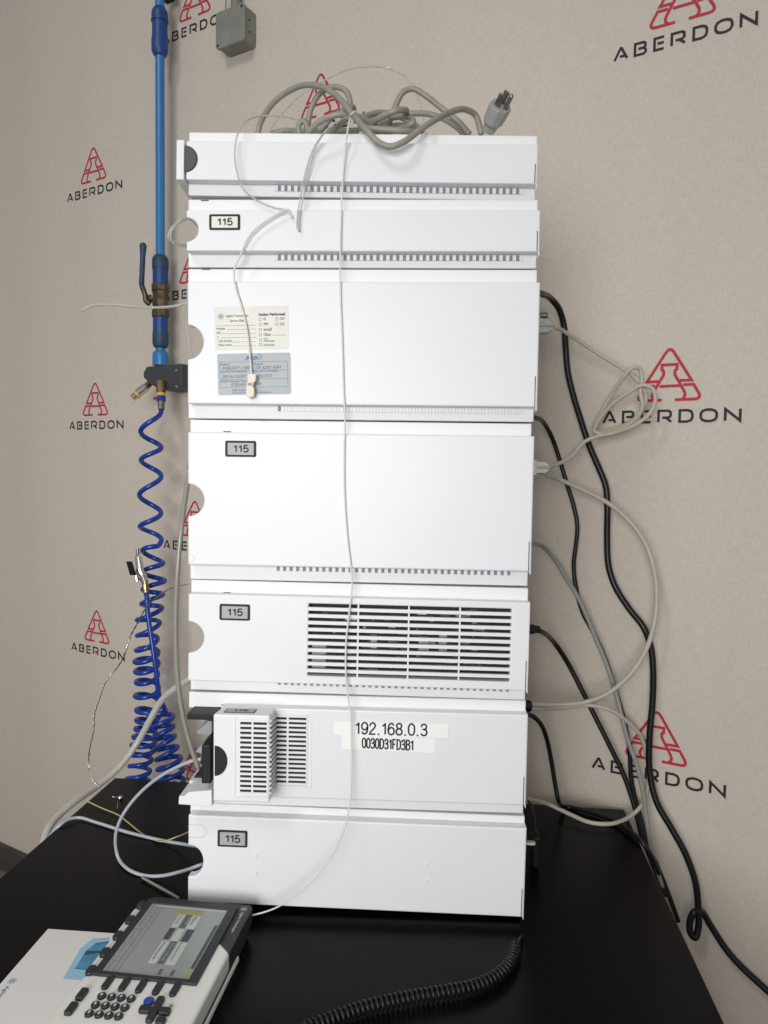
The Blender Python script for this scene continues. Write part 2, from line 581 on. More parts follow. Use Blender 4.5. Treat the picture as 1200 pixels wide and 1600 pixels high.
def letters_mesh():
    mb = MB()
    h, wd = 0.0182, 0.0033
    i = wd / 2
    cnt = [0]
    def st(x0, w_, p, closed=False):
        cnt[0] += 1
        mb.stroke([(x0 + i + a * (w_ - wd), i + b * (h - wd)) for a, b in p], wd, (0, -0.0004 - 0.00003 * cnt[0], 0), X, Z, closed)
    def rr(x1=1.0, y0=0.0, y1=1.0, c=0.28):
        return [(x1 - c, y0), (x1 - c * 0.3, y0 + c * 0.3), (x1, y0 + c), (x1, y1 - c), (x1 - c * 0.3, y1 - c * 0.3), (x1 - c, y1)]
    st(0, .0198, [(0, 0), (.46, 1), (.54, 1), (1, 0)])
    st(0, .0198, [(.42, .27), (.85, .27)])
    st(.0267, .0172, [(0, 0), (0, 1), (.78, 1), (.95, .88), (.95, .65), (.8, .52), (.95, .4), (1, .3), (1, .15), (.8, 0)], True)
    st(.0267, .0172, [(.3, .52), (.82, .52)])
    st(.0516, .0150, [(1, 1), (0, 1), (0, 0), (1, 0)])
    st(.0516, .0150, [(.32, .52), (1, .52)])
    st(.0731, .0195, [(0, 0), (0, 1), (.75, 1), (.93, .88), (.95, .55), (.78, .38), (.3, .38)])
    st(.0731, .0195, [(.6, .38), (1, 0)])
    st(.0998, .0189, [(0, 0), (0, 1)] + [(.62, 1), (.9, .88), (1, .65), (1, .35), (.9, .12), (.62, 0)], True)
    st(.1256, .0224, [(.35, 1), (.65, 1), (.9, .88), (1, .65), (1, .35), (.9, .12), (.65, 0), (.35, 0), (.1, .12), (0, .35), (0, .65), (.1, .88)], True)
    st(.1548, .0207, [(0, 0), (0, 1), (1, 0), (1, 1)])
    return mb.mesh('lettering')


em_me, le_me = emblem_mesh(), letters_mesh()
em_me.materials.append(M['red'])
le_me.materials.append(M['ink'])
for col_s, rows in ((-1.1245, (1.132, 0.6435, 0.154)), (-0.8325, (1.380, 0.8905, 0.4012, -0.088)), (-0.5405, (1.1326, 0.643)), (-0.25, (1.376, 0.886)), (0.0345, (1.121, 0.6329, 0.1431))):
    for zz in rows:
        e = bpy.data.objects.new('printed_emblem', em_me)
        C.objects.link(e)
        e.parent = wall
        e.location = (col_s, 0, zz)
        t = bpy.data.objects.new('lettering', le_me)
        C.objects.link(t)
        t.parent = e
        t.location = (-0.0864, 0, -0.0998)

# ================================================================== TABLE
DESK_ROT = R(-4.0)
desk_o = pt(975, 1265, 'D', 0.0)
table = empty('table', (desk_o.x, desk_o.y, FLOOR_Z), (0, 0, DESK_ROT))
tag(table, 'low black laminate table carrying the white instrument stack', 'table')
DW = 0.7398
top = MB().box(-DW, 0, -1.15, 0, -FLOOR_Z - 0.028, -FLOOR_Z).build('tabletop', 'desk', table, bevel=0.0012)
for lx in (-DW + 0.03, -0.07):
    for ly in (-1.12, -0.07):
        MB().box(lx, lx + 0.04, ly, ly + 0.04, 0, -FLOOR_Z - 0.0285).build('leg', 'steel', table, bevel=0.002)

# ================================================================== INSTRUMENT STACK
W = 0.345
HW = W / 2
BY = 0.012                      # the chassis front stands this far behind the cover fronts
DEPTH = 0.258

# photo lines: lip top (chassis), cover left/right x, cover top left/right, cover bottom left/right
SPEC = [
    dict(lip=(294, 206.5, 839, 211.5), cov=(290, 840, 219, 226, 281, 287.5)),
    dict(lip=(294, 311.0, 841, 311.5), cov=(291, 844, 328.5, 327.5, 392, 393.5)),
    dict(lip=(294, 420.0, 840, 421.5), cov=(293, 842, 439, 441, 631, 636)),
    dict(lip=(297, 655.0, 831, 662.5), cov=(293.5, 832.5, 674, 682.5, 884, 892)),
    dict(lip=(297.5, 906.0, 825, 919), cov=(293.5, 826.5, 928, 941, 1062, 1080)),
    dict(lip=(295, 1080.0, 822, 1096), cov=(293, 823.5, 1103, 1117, 1243, 1258)),
    dict(lip=(296, 1255.0, 819, 1275), cov=(293, 820, 1273, 1295, 1409, 1434)),
]


def line_z(uL, vL, uR, vR, y):
    a, b = pt(uL, vL, 'F', y), pt(uR, vR, 'F', y)
    return (a.z + b.z) / 2, (b.z - a.z) / (b.x - a.x), a.x, b.x


for s in SPEC:
    u0, u1 = s['cov'][:2]
    s['ztop'], s['sl'], s['lx0'], s['lx1'] = line_z(*s['lip'], BY)
    s['c0'], s['s0'], s['x0'], s['x1'] = line_z(u0, s['cov'][2], u1, s['cov'][3], 0)
    s['c1'], s['s1'], _, s['x1b'] = line_z(u0, s['cov'][4], u1, s['cov'][5], 0)
for i, s in enumerate(SPEC):
    s['zbot'] = SPEC[i + 1]['ztop'] + 0.0014 if i < 6 else 0.005
    s['roll'] = -math.atan((s['sl'] + s['s0'] + s['s1']) / 3)


class Module:
    def __init__(self, i, label, notch=None, pocket=-0.150, low=False):
        s = SPEC[i]
        self.s = s
        self.root = empty('instrument_module', (0, 0, s['zbot']), (0, s['roll'], 0))
        tag(self.root, label, 'instrument', 'stacked white laboratory instrument modules')
        self.inv = (Matrix.Translation((0, 0, s['zbot'])) @ Matrix.Rotation(s['roll'], 4, 'Y')).inverted()
        H = s['ztop'] - s['zbot']
        self.H = H
        self.zc0, self.zc1 = s['c1'] - s['zbot'], s['c0'] - s['zbot']      # cover bottom, top
        self.x0, self.x1 = s['x0'], (s['x1'] + s['x1b']) / 2
        self.bx0, self.bx1 = s['lx0'], s['lx1']
        self.notch = notch
        self.body(pocket, low)

    def P(self, u, v, y=0.0):
        return self.inv @ pt(u, v, 'F', y)

    def body(self, pocket, low):
        """Chassis: full-width slabs above and below, a slab with a pocket at the left front behind the cover notch."""
        x0, x1, H = self.bx0, self.bx1, self.H
        mb = MB()
        if self.notch:
            zc, hh = self.notch[1], self.notch[2]
            za, zb = zc - hh - 0.004, zc + hh + 0.004
            za = max(za, 0.006)
            zb = min(zb, H - 0.006)
            pd = 0.085
            if low:
                za, pd = 0.0, DEPTH - 0.03
            plan = [(x0, pd), (pocket, pd), (pocket, BY), (x1, BY), (x1, DEPTH), (x0, DEPTH)]
            # outer skin as one polygon loop per level so that the front keeps one surface
            if not low:
                mb.prism([(x0, BY), (x1, BY), (x1, DEPTH), (x0, DEPTH)], (0, 0, 0), X, Y, Z * za)
            mb.prism(plan, (0, 0, za), X, Y, Z * (zb - za))
            mb.prism([(x0, BY), (x1, BY), (x1, DEPTH), (x0, DEPTH)], (0, 0, zb), X, Y, Z * (H - zb))
        else:
            mb.box(x0, x1, BY, DEPTH, 0, H)
        mb.build('chassis', 'lip', self.root, bevel=0.0012)

    def cover(self, m='white', x0=None):
        zc0, zc1 = self.zc0, self.zc1
        x0 = self.x0 if x0 is None else x0
        x1 = self.x1
        poly = [(x0, zc0), (x1, zc0), (x1, zc1), (x0, zc1)]
        if self.notch:
            cx, zc, hh, dx = self.notch
            for k in range(0, 25):
                a = R(90 - 180 * k / 24)
                poly.append((cx + dx * math.cos(a), zc + hh * math.sin(a)) if cx > x0 - 1e-6 else (x0, zc))
            if cx > x0 + 0.0005:
                poly.insert(4, (x0, zc + hh))
                poly.append((x0, zc - hh))
        c = MB().prism(poly, (0, 0, 0), X, Z, Y * (BY - 0.0006)).build('front_cover', m, self.root, bevel=0.0016, seg=3, angle=40)
        # right-hand wrap of the cover and its seam
        hz = (zc1 - zc0)
        MB().prism([(0, -0.004), (0, hz), (-0.0016, hz), (-0.0016, -0.0005)], (x1 + 0.0001, 0.001, zc0), X, Z, Y * 0.03).build('cover_side', m, self.root, bevel=0.0005)
        sh = min(hz * 0.5, 0.03)
        MB().box(x1 - 0.0030, x1 - 0.0021, -0.00025, 0.004, zc0 + 0.001, zc0 + sh).build('cover_seam', 'seam', self.root)
        return c

    def vents(self, px0, px1, vrow, n, dark=True, hgt=0.0051, only_first=False, z=None):
        """A row of square vent slots under the cover: grey plate painting the shade inside them, bars between the slots standing proud of it."""
        a, b = self.P(px0, vrow, BY), self.P(px1, vrow, BY)
        zc = self.zc0 - 0.0005 - hgt / 2 if z is None else z
        xa, xb = a.x, b.x
        p = (xb - xa) / n
        cav = MB().box(xa, xb, BY - 0.0011, BY - 0.0004, zc - hgt / 2, zc + hgt / 2).build('vent_shade_plate', 'slot', self.root)
        mb = MB()
        for k in range(n + 1):
            x = xa + p * k
            mb.box(x - p * 0.26, x + p * 0.26, BY - 0.0016, BY - 0.0003, zc - hgt / 2 - 0.0002, zc + hgt / 2 + 0.0002)
            if only_first and 0 < k < n:
                mb.box(x + p * 0.3, x + p * 0.7, BY - 0.0014, BY - 0.0003, zc - hgt / 2, zc + hgt / 2)
        mb.build('vent_bars', 'white', self.root)

    def number(self, u0, v0, u1, v1, fill, y=0.0):
        a, b = self.P(u0, v1, y), self.P(u1, v0, y)
        w_, h_ = b.x - a.x, b.z - a.z
        o = Vector((a.x, y - 0.0001, a.z))
        lab = MB().prism(rrect(0, 0, w_, h_, 0.0017), o, X, Z, Y * -0.0005).build('number_label', 'ink', self.root)
        m_ = 0.0021
        MB().prism(rrect(m_ * 1.2, m_ * 0.95, w_ - m_ * 1.2, h_ - m_ * 1.05, 0.0004), o - Y * 0.0005, X, Z, Y * -0.0002).build('label_face', fill, lab)
        digits('number', '115', o + X * w_ * 0.27 + Z * h_ * 0.27 - Y * 0.0008, X, Z, 'ink', lab, w_ * 0.48, h_ * 0.48, 0.165)
        return lab


def mnotch(i, v, hv, du, cu=0.0):
    """Notch in cover i: centre v, half height hv and depth du in photo pixels."""
    s = SPEC[i]
    u = s['cov'][0]
    inv = (Matrix.Translation((0, 0, s['zbot'])) @ Matrix.Rotation(s['roll'], 4, 'Y')).inverted()
    c = inv @ pt(u, v, 'F', 0)
    t = inv @ pt(u, v - hv, 'F', 0)
    d = inv @ pt(u + du, v, 'F', 0)
    e = inv @ pt(u + cu, v, 'F', 0)
    return (s['x0'] + (e.x - c.x), c.z, t.z - c.z, d.x - e.x)


# ---- module 1 (top)
m1 = Module(0, 'topmost slim white module with a dark grey half disc and power cord on top')
m1.cover()
d0 = m1.P(289.5, 248.5)
hd = [(0.0125 * math.cos(R(90 - 180 * k / 24)), 0.0128 * math.sin(R(90 - 180 * k / 24))) for k in range(25)]
MB().prism(hd, (d0.x, 0.0002, d0.z), X, Z, Y * -0.0006).build('half_disc', 'seam', m1.root)
MB().prism([(a * 0.9, b * 0.93) for a, b in hd], (d0.x, -0.0004, d0.z), X, Z, Y * -0.0008).build('half_disc_face', 'dkgrey', m1.root, bevel=0.0003)
fa, fb = m1.P(275.5, 281), m1.P(288.6, 219)
MB().prism([(0.000, 0.0), (0.0, fb.z - fa.z), (0.040, fb.z - fa.z), (0.040, -0.004)], (fa.x, -0.0012, fa.z), Y, Z, X * (fb.x - fa.x)).build('side_flap', 'white', m1.root, bevel=0.001)
m1.vents(432, 814, 292, 37)

# ---- module 2
m2 = Module(1, 'slim white module second from top with clear tube looping from its notch', mnotch(1, 358.5, 18.5, 18.5))
m2.cover()
m2.vents(432, 814, 398, 37)
m2.number(327, 335, 375.5, 359.5, 'paper')

# ---- module 3
m3 = Module(2, 'tall white module third from top bearing the cream and silver service stickers', mnotch(2, 534.5, 26.5, 24.5))
m3.cover()
m3.vents(432, 812, 640, 37, only_first=True)

# ---- module 4
m4 = Module(3, 'tallest white module with plain front, fourth from the top of the stack', mnotch(3, 781.5, 25, 25))
m4.cover()
m4.vents(430, 800, 895, 36)
m4.number(352, 689, 400.5, 713.5, 'ltgrey')

# ---- module 5
m5 = Module(4, 'white module with a wide louvred grille across its front', mnotch(4, 995.5, 24.5, 24.5))
m5.number(343, 944.5, 391, 968.5, 'ltgrey')
# cover with a rectangular opening for the grille
ga, gb = m5.P(480.5, 1056), m5.P(799.5, 951.5)
GX0, GX1, GZ0, GZ1 = ga.x, gb.x, ga.z, gb.z
cx, zc, hh, dx = m5.notch
nt_ = [(cx + dx * math.cos(R(90 - 180 * k / 24)), zc + hh * math.sin(R(90 - 180 * k / 24))) for k in range(25)]
bm = bmesh.new()
outer = [(m5.x0, m5.zc0), (m5.x1, m5.zc0), (m5.x1, m5.zc1), (m5.x0, m5.zc1)] + nt_
inner = [(GX0, GZ0), (GX1, GZ0), (GX1, GZ1), (GX0, GZ1)]
vo = [bm.verts.new((x, 0, z)) for x, z in outer]
vi = [bm.verts.new((x, 0, z)) for x, z in inner]
es = [bm.edges.new((vo[i], vo[(i + 1) % len(vo)])) for i in range(len(vo))] + [bm.edges.new((vi[i], vi[(i + 1) % 4])) for i in range(4)]
bmesh.ops.triangle_fill(bm, use_beauty=True, edges=es)
bmesh.ops.dissolve_limit(bm, angle_limit=0.01, verts=bm.verts, edges=bm.edges)
ret = bmesh.ops.extrude_face_region(bm, geom=bm.faces[:])
for v in [g for g in ret['geom'] if isinstance(g, bmesh.types.BMVert)]:
    v.co.y += BY - 0.0006
bmesh.ops.recalc_face_normals(bm, faces=bm.faces)
me = bpy.data.meshes.new('front_cover')
bm.to_mesh(me)
bm.free()
link('front_cover', me, 'white', m5.root, bevel=0.0012, seg=2, angle=40)
hz = m5.zc1 - m5.zc0
MB().prism([(0, -0.004), (0, hz), (-0.0016, hz), (-0.0016, -0.0005)], (m5.x1 + 0.0001, 0.001, m5.zc0), X, Z, Y * 0.03).build('cover_side', 'white', m5.root, bevel=0.0005)
MB().box(m5.x1 - 0.0030, m5.x1 - 0.0021, -0.00025, 0.004, m5.zc0 + 0.001, m5.zc0 + 0.03).build('cover_seam', 'seam', m5.root)
MB().box(GX0 - 0.002, GX1 + 0.002, BY - 0.0005, BY - 0.0001, GZ0 - 0.002, GZ1 + 0.002).build('grille_shade_plate', 'cavity', m5.root)  # thin dark plate: the shade behind the slats is in its colour
gp = (GZ1 - GZ0) / 10.55
sl_me = MB().box(GX0 - 0.001, GX1 + 0.001, 0.0004, 0.0040, -0.0017, 0.0017).mesh('slat')
sl_me.materials.append(M['white'])
for k in range(10):
    o = bpy.data.objects.new('grille_slat', sl_me)
    C.objects.link(o)
    o.parent = m5.root
    o.location = (0, 0, GZ1 - gp * (k + 0.78))
for u in (559, 638, 718):
    x = m5.P(u, 1000).x
    MB().box(x - 0.0008, x + 0.0008, 0.0012, 0.0046, GZ0 - 0.0005, GZ1 + 0.0005).build('grille_mullion', 'white', m5.root)
# what shows behind the louvres: boards, edges, bright metal and a cream block
rnd = random.Random(3)
mbp, mbm, mbc = MB(), MB(), MB()
for k in range(150):
    x = rnd.uniform(GX0 + 0.006, GX1 - 0.02)
    z = rnd.uniform(GZ0 + 0.003, GZ1 - 0.004)
    wd_ = rnd.uniform(0.002, 0.013)
    (mbp if k % 3 else mbm).box(x, min(x + wd_, GX1), BY - 0.0016 - 0.0001 * (k % 9), BY - 0.0007 + 0.0, z, z + rnd.uniform(0.0006, 0.0026))
for x0_, x1_, z0_, z1_ in ((0.31, 0.34, 0.38, 0.57), (0.55, 0.60, 0.36, 0.56), (0.65, 0.69, 0.36, 0.60)):
    mbm.box(GX0 + (GX1 - GX0) * x0_, GX0 + (GX1 - GX0) * x1_, BY - 0.0034, BY - 0.0007, GZ0 + (GZ1 - GZ0) * z0_, GZ0 + (GZ1 - GZ0) * z1_)
mbc.box(GX0 + 0.003, GX0 + 0.017, BY - 0.0022, BY - 0.0007, GZ0 + 0.006, GZ0 + 0.030)
mbp.build('circuit_board', 'pcb', m5.root)
mbm.build('inner_bracket', 'dullmetal', m5.root)
mbc.build('inner_block', 'grey_part', m5.root)
m5.vents(432, 798, 1070, 36, hgt=0.0045)

# ---- module 6 (detector with projecting louvred housing)
s6 = SPEC[5]
n6 = mnotch(5, 1170, 52, 30)
m6 = Module(5, 'white module with projecting louvred housing, black half disc and numeric address tapes', n6, pocket=-0.1300)
cl = m6.P(345, 1180).x
keep = m6.notch
m6.notch = None
m6.cover(x0=cl)
HY = -0.030
hA, hB = m6.P(333, 1252, HY), m6.P(421.5, 1118.5, HY)
hC = m6.P(430.5, 1180, 0.0)
hT = m6.zc1 - 0.0008
hz0 = m6.P(333, 1252, HY).z
plan = [(hA.x, HY), (hB.x, HY), (hC.x, -0.0002), (hC.x, BY - 0.002), (hA.x + 0.002, BY - 0.002)]
bm = bmesh.new()
vb = [bm.verts.new((x, y, hz0)) for x, y in plan]
vt = [bm.verts.new((x, y, hB.z if y < -0.01 else hT)) for x, y in plan]
n = len(plan)
bm.faces.new(vb[::-1])
bm.faces.new(vt)
for k in range(n):
    bm.faces.new((vb[k], vb[(k + 1) % n], vt[(k + 1) % n], vt[k]))
bmesh.ops.recalc_face_normals(bm, faces=bm.faces)
me = bpy.data.meshes.new('housing')
bm.to_mesh(me)
bm.free()
housing = link('louvred_housing', me, 'white_plastic', m6.root, bevel=0.0016, seg=3)
# dark plates painting the shade behind the louvres, and slats that wrap from the housing front round its corner onto the cover
fx0, fx1 = m6.P(377, 1180, HY).x, m6.P(416.5, 1180, HY).x
rx0, rx1 = m6.P(433, 1180, 0).x, m6.P(478, 1180, 0).x
fz1, fz0 = m6.P(400, 1126, HY).z, m6.P(400, 1239, HY).z
rz1, rz0 = m6.P(450, 1118.5, 0).z, m6.P(450, 1224, 0).z
MB().box(fx0 - 0.0010, fx1, HY - 0.0004, HY + 0.0012, fz0, fz1).build('front_louvre_shade', 'cavity', housing)
MB().box(rx0 - 0.001, rx1, -0.0004, 0.0006, rz0, rz1).build('side_louvre_shade', 'cavity', housing)
cd_ = Vector((hC.x - hB.x, -HY, 0))
cn_ = Vector((cd_.y, -cd_.x, 0)).normalized()
MB().obox(Vector((hB.x, HY, rz0 + .001)) + cd_ * .08 - cn_ * .002, cd_ * .86, cn_ * .0022, Z * (rz1 - rz0 - .003)).build('corner_louvre_shade', 'cavity', housing)
NS = 15
cxh, cyh = hB.x, HY
for k in range(NS + 1):
    f = k / NS
    za = fz0 + (fz1 - fz0) * f
    zb = rz0 + (rz1 - rz0) * f
    t = 0.0022
    mb = MB()
    path_xy = [(fx0 - 0.0016, HY - 0.0014, za), (hB.x - 0.0015, HY - 0.0014, za), (hB.x + 0.0017, HY + 0.0006, za), (hC.x + 0.0016, -0.0014, zb), (rx1 + 0.0016, -0.0014, zb)]
    inn = [(fx0 - 0.0016, HY + 0.0004, za), (hB.x - 0.0015, HY + 0.0004, za), (hB.x - 0.0012, HY + 0.0008, za), (hC.x - 0.0008, 0.0004, zb), (rx1 + 0.0016, 0.0004, zb)]
    vs = [(x, y, z - t / 2) for x, y, z in path_xy] + [(x, y, z - t / 2) for x, y, z in inn] + [(x, y, z + t / 2) for x, y, z in path_xy] + [(x, y, z + t / 2) for x, y, z in inn]
    fs = []
    for j in range(4):
        fs += [(j, j + 1, j + 11, j + 10), (j + 10, j + 11, j + 16, j + 15), (j + 5, j + 6, j + 1, j)]
    fs += [(0, 10, 15, 5), (4, 9, 19, 14)]
    mb.add(vs, fs)
    mb.build('louvre_slat', 'white_plastic', housing)
for x in (m6.P(394.6, 1180, HY).x,):
    MB().box(x - 0.0009, x + 0.0009, HY - 0.0011, HY + 0.0004, fz0, fz1).build('louvre_mullion', 'white_plastic', housing)
x = m6.P(449.5, 1180, 0).x
MB().box(x - 0.0010, x + 0.0010, -0.0011, 0.0004, rz0, rz1).build('louvre_mullion', 'white_plastic', housing)
# raised frames round the two louvre fields
for (a0, a1, z0, z1, yy) in ((m6.P(366.5, 1180, HY).x, hB.x - 0.0016, fz0 - 0.0032, fz1 + 0.003, HY), ):
    mb = MB()
    mb.box(a0, a0 + 0.0007, yy - 0.0008, yy + 0.0004, z0, z1)
    mb.box(a0, a1, yy - 0.0007, yy + 0.0004, z1, z1 + 0.0006)
    mb.box(a0, a1, yy - 0.0012, yy + 0.0004, z0 - 0.0008, z0)
    mb.build('louvre_frame', 'white_plastic', housing)
mb = MB()
a1 = m6.P(487, 1180, 0).x
mb.box(a1 - 0.0005, a1, -0.0006, 0.0004, rz0 - 0.002, rz1 + 0.002)
mb.box(hC.x, a1, -0.0012, 0.0004, rz0 - 0.0034, rz0 - 0.002)
mb.box(hC.x, a1, -0.0006, 0.0004, rz1 + 0.002, rz1 + 0.0026)
mb.build('louvre_frame', 'white_plastic', housing)
# black half disc and post at the housing's left
p0 = m6.P(335.5, 1188.5, HY)
hd = [(0.0127 * math.cos(R(90 - 180 * k / 24)), 0.0152 * math.sin(R(90 - 180 * k / 24))) for k in range(25)]
MB().prism(hd, (p0.x, HY + 0.0002, p0.z), X, Z, Y * -0.0010).build('half_disc', 'black', m6.root, bevel=0.0003)
pa, pb = m6.P(320.5, 1216, -0.015), m6.P(335, 1157, -0.015)
MB().box(pa.x, pb.x, -0.028, 0.012, pa.z, pb.z).build('black_post', 'black', m6.root, bevel=0.0012)
pa, pb = m6.P(292, 1124.5, -0.012), m6.P(334, 1116.5, -0.012)
MB().box(pa.x, pb.x + 0.006, -0.012, 0.055, pa.z, pb.z).build('black_tray', 'black', m6.root, bevel=0.0008)
pa, pb = m6.P(292, 1230, 0.02), m6.P(334, 1214, 0.02)
MB().prism([(0, 0), (pb.x - pa.x, 0), (pb.x - pa.x, pb.z - pa.z + 0.004), (0.008, pb.z - pa.z)], (pa.x, 0.02, pa.z), X, Z, Y * 0.05).build('black_shelf', 'black', m6.root, bevel=0.0008)
for u0, v0, u1, v1, yy in ((307, 1149, 331, 1127, 0.006), (306, 1178, 322, 1160, 0.008)):
    pa, pb = m6.P(u0, v0, yy), m6.P(u1, v1, yy)
    w_, h_ = pb.x - pa.x, pb.z - pa.z
    MB().prism([(0, 0.12 * h_), (w_, 0), (w_, h_), (w_ * 0.75, h_), (0.05 * w_, 0.3 * h_)], (pa.x, yy, pa.z), X, Z, Y * 0.03).build('grey_clamp', 'grey_part', m6.root, bevel=0.0006)
pa, pb = m6.P(282.5, 1251.5, -0.02), m6.P(334, 1240, -0.02)
px = m6.P(293, 1240, -0.02)
h_ = pb.z - pa.z
MB().prism([(0, 0), (pb.x - pa.x, -0.0012), (pb.x - pa.x, h_ + 0.0065), (px.x - pa.x + 0.004, h_ + 0.0042), (px.x - pa.x, h_ + 0.001), (px.x - pa.x - 0.0002, h_), (0.0006, h_ * 0.96)], (pa.x, -0.0275, pa.z), X, Z, Y * 0.030).build('base_ledge', 'white_plastic', m6.root, bevel=0.0009)
m6.vents(490, 812, 1256, 34, hgt=0.0022, z=m6.zc0 - 0.0006)
# number label on the sloping top of the housing
ta, tb = Vector((hA.x, HY, hB.z)), Vector((hA.x, 0, hT))
sl = (tb - ta).normalized()
nn = X.cross(sl)
l0 = ta + X * 0.008 + sl * 0.0075
lab = MB().prism(rrect(0, 0, 0.031, 0.0165, 0.002), l0 + nn * 0.0002, X, sl, nn * 0.0005).build('number_label', 'dkgrey', housing)
MB().prism(rrect(0.0018, 0.0018, 0.0292, 0.0147, 0.0006), l0 + nn * 0.0007, X, sl, nn * 0.0002).build('label_face', 'ltgrey', lab)
# (third level is reached: the numerals belong to the module)
digits('number', '115', l0 + X * 0.0085 + sl * 0.0045 + nn * 0.0009, X, sl, 'ink', lab, 0.0140, 0.0080, 0.16)
# address tapes
def strip(mod, c00, c11, c10, name, fill, txt, tu0, tv1, tu1, tv0, z=0.0002, bold=0.0):
    a, b, r_ = mod.P(*c00), mod.P(*c11), mod.P(*c10)
    ex = Vector((r_.x - a.x, 0, r_.z - a.z))
    ey = Vector((0, 0, b.z - r_.z))
    o = Vector((a.x, -z, a.z))
    st = MB().obox(o, ex, ey, Y * -0.0002).build(name, fill, mod.root)
    q0, q1 = mod.P(tu0, tv1), mod.P(tu1, tv0)
    digits('tape_text', txt, Vector((q0.x, -z - 0.0002, q0.z)), ex, Z, 'ink', st, q1.x - q0.x, q1.z - q0.z - abs(ex.z) * 0.4, bold)
    return st
strip(m6, (534, 1169.5), (680, 1153.5), (680, 1176.5), 'tape_label', 'tape', '0030D31FD3B1', 566, 1169, 646, 1153, 0.0002, 0.13)
strip(m6, (521.5, 1148), (700.5, 1131), (700.5, 1153), 'tape_label', 'tape', '192.168.0.3', 555, 1147, 667.5, 1130, 0.0006, 0.125)

# ---- module 7 (bottom)
m7 = Module(6, 'bottom white module on the table with tubing through its wide dark notch', mnotch(6, 1345.5, 24, 23.5, 4), pocket=-0.140, low=True)
m7.cover()
m7.number(340, 1298, 387, 1322, 'ltgrey')
for u, v in ((400, 1337), (400, 1364), (668, 1349), (668, 1375)):
    p = m7.P(u, v)
    MB().box(p.x - 0.0014, p.x + 0.0014, -0.0011, 0.001, p.z - 0.0015, p.z + 0.0015).build('embossed_square', 'white', m7.root, bevel=0.0003)
for mod, u, v, du, dv in ((m7, 293, 1298, 30, 8.5), (m4, 293.5, 872, 10, 6)):
    a, b = mod.P(u, v), mod.P(u + du, v - dv)
    L_, h_ = b.x - a.x, b.z - a.z
    pts = [(0.0012, h_), (L_ - h_, h_)] + [(L_ - h_ + h_ * math.sin(R(t)), h_ * math.cos(R(t))) for t in range(15, 180, 15)] + [(L_ - h_, -h_), (0.0012, -h_)]
    MB().stroke(pts, 0.0003, (a.x, -0.00012, a.z), X, Z).build('knockout_outline', 'grey_part', mod.root)
# rubber feet under the bottom module
for fx in (-0.14, 0.14):
    for fy in (0.05, 0.22):
        MB().lathe((fx, fy, -0.0048), Z, [(0, 0.009), (0.005, 0.010)], 16).build('rubber_foot', 'black', m7.root)

# ---- little dark catch marks on the lips of the modules
for mod, u, v in ((m2, 320, 313.5), (m3, 322, 421), (m4, 355, 674.5), (m5, 355, 926), (m6, 352, 1101.5), (m7, 351, 1274.5)):
    p = mod.P(u, v, BY)
    MB().box(p.x - 0.0038, p.x + 0.0038, BY - 0.0005, BY + 0.001, p.z - 0.0004, p.z + 0.0005).build('catch_slot', 'seam', mod.root)

# ---- service stickers on module 3
def sun_mark(mb, o, ex, ey, r):
    for k in range(8):
        a = R(45 * k)
        c_, s_ = math.cos(a), math.sin(a)
        mb.stroke([(c_ * r * 0.38, s_ * r * 0.38), (c_ * r, s_ * r)], r * 0.13, o, ex, ey)
    mb.stroke([(math.cos(R(30 * k)) * r * 0.33, math.sin(R(30 * k)) * r * 0.33) for k in range(12)], r * 0.13, o, ex, ey, True)


a, b, r_ = m3.P(336, 547), m3.P(450, 477.5), m3.P(451.5, 545)
ex = Vector((r_.x - a.x, 0, r_.z - a.z))
LW = ex.length
ex.normalize()
ey = Vector((-ex.z, 0, ex.x))
LH = m3.P(336, 479.5).z - a.z
o = Vector((a.x, -0.0001, a.z))
st = MB().obox(o, ex * LW, ey * LH, Y * -0.0003).build('service_sticker', 'paper', m3.root)


def stx(mod_st, txt, fx, fy, fw, fh, m='ink', bold=0.0, shear=0.0, o_=None, W_=None, H_=None):
    oo = o_ + ex * W_ * fx + ey * H_ * fy - Y * 0.0004
    text('sticker_text', txt, oo, ex, ey, m, mod_st, width=W_ * fw, height=H_ * fh, bold=bold, shear=shear)


K = dict(o_=o, W_=LW, H_=LH)
stx(st, 'Agilent Technologies', 0.16, 0.74, 0.30, 0.07, **K)
stx(st, 'System ID#', 0.21, 0.63, 0.19, 0.065, **K)
stx(st, 'Model#', 0.03, 0.465, 0.11, 0.05, **K)
stx(st, 'S/N', 0.03, 0.37, 0.05, 0.05, **K)
stx(st, 'T:', 0.035, 0.27, 0.025, 0.045, **K)
stx(st, 'Last Action', 0.055, 0.185, 0.175, 0.05, **K)
stx(st, 'Next Action', 0.055, 0.09, 0.175, 0.05, **K)
stx(st, 'Action Performed', 0.60, 0.77, 0.355, 0.065, bold=0.03, **K)
for tx, fx, fy, fw in (('IQ', .665, .665, .035), ('OQ', .885, .665, .06), ('PM', .665, .545, .06), ('Cal', .885, .545, .06), ('Install', .665, .425, .11), ('Other', .665, .305, .10)):
    stx(st, tx, fx, fy, fw, 0.065, shear=0.2, **K)
stx(st, 'Not', .665, .225, .05, .035, **K)
stx(st, 'Performed', .665, .17, .14, .045, **K)
stx(st, 'Performed', .665, .075, .14, .045, **K)
mb = MB()
for fx, fy, fw in ((.03, .555, .53), (.165, .465, .40), (.095, .37, .47), (.09, .275, .475), (.235, .175, .11), (.36, .175, .19), (.235, .08, .11), (.36, .08, .19), (.785, .315, .175)):
    mb.obox(o + ex * LW * fx + ey * LH * fy - Y * 0.0003, ex * LW * fw, ey * 0.00025, Y * -0.0001)
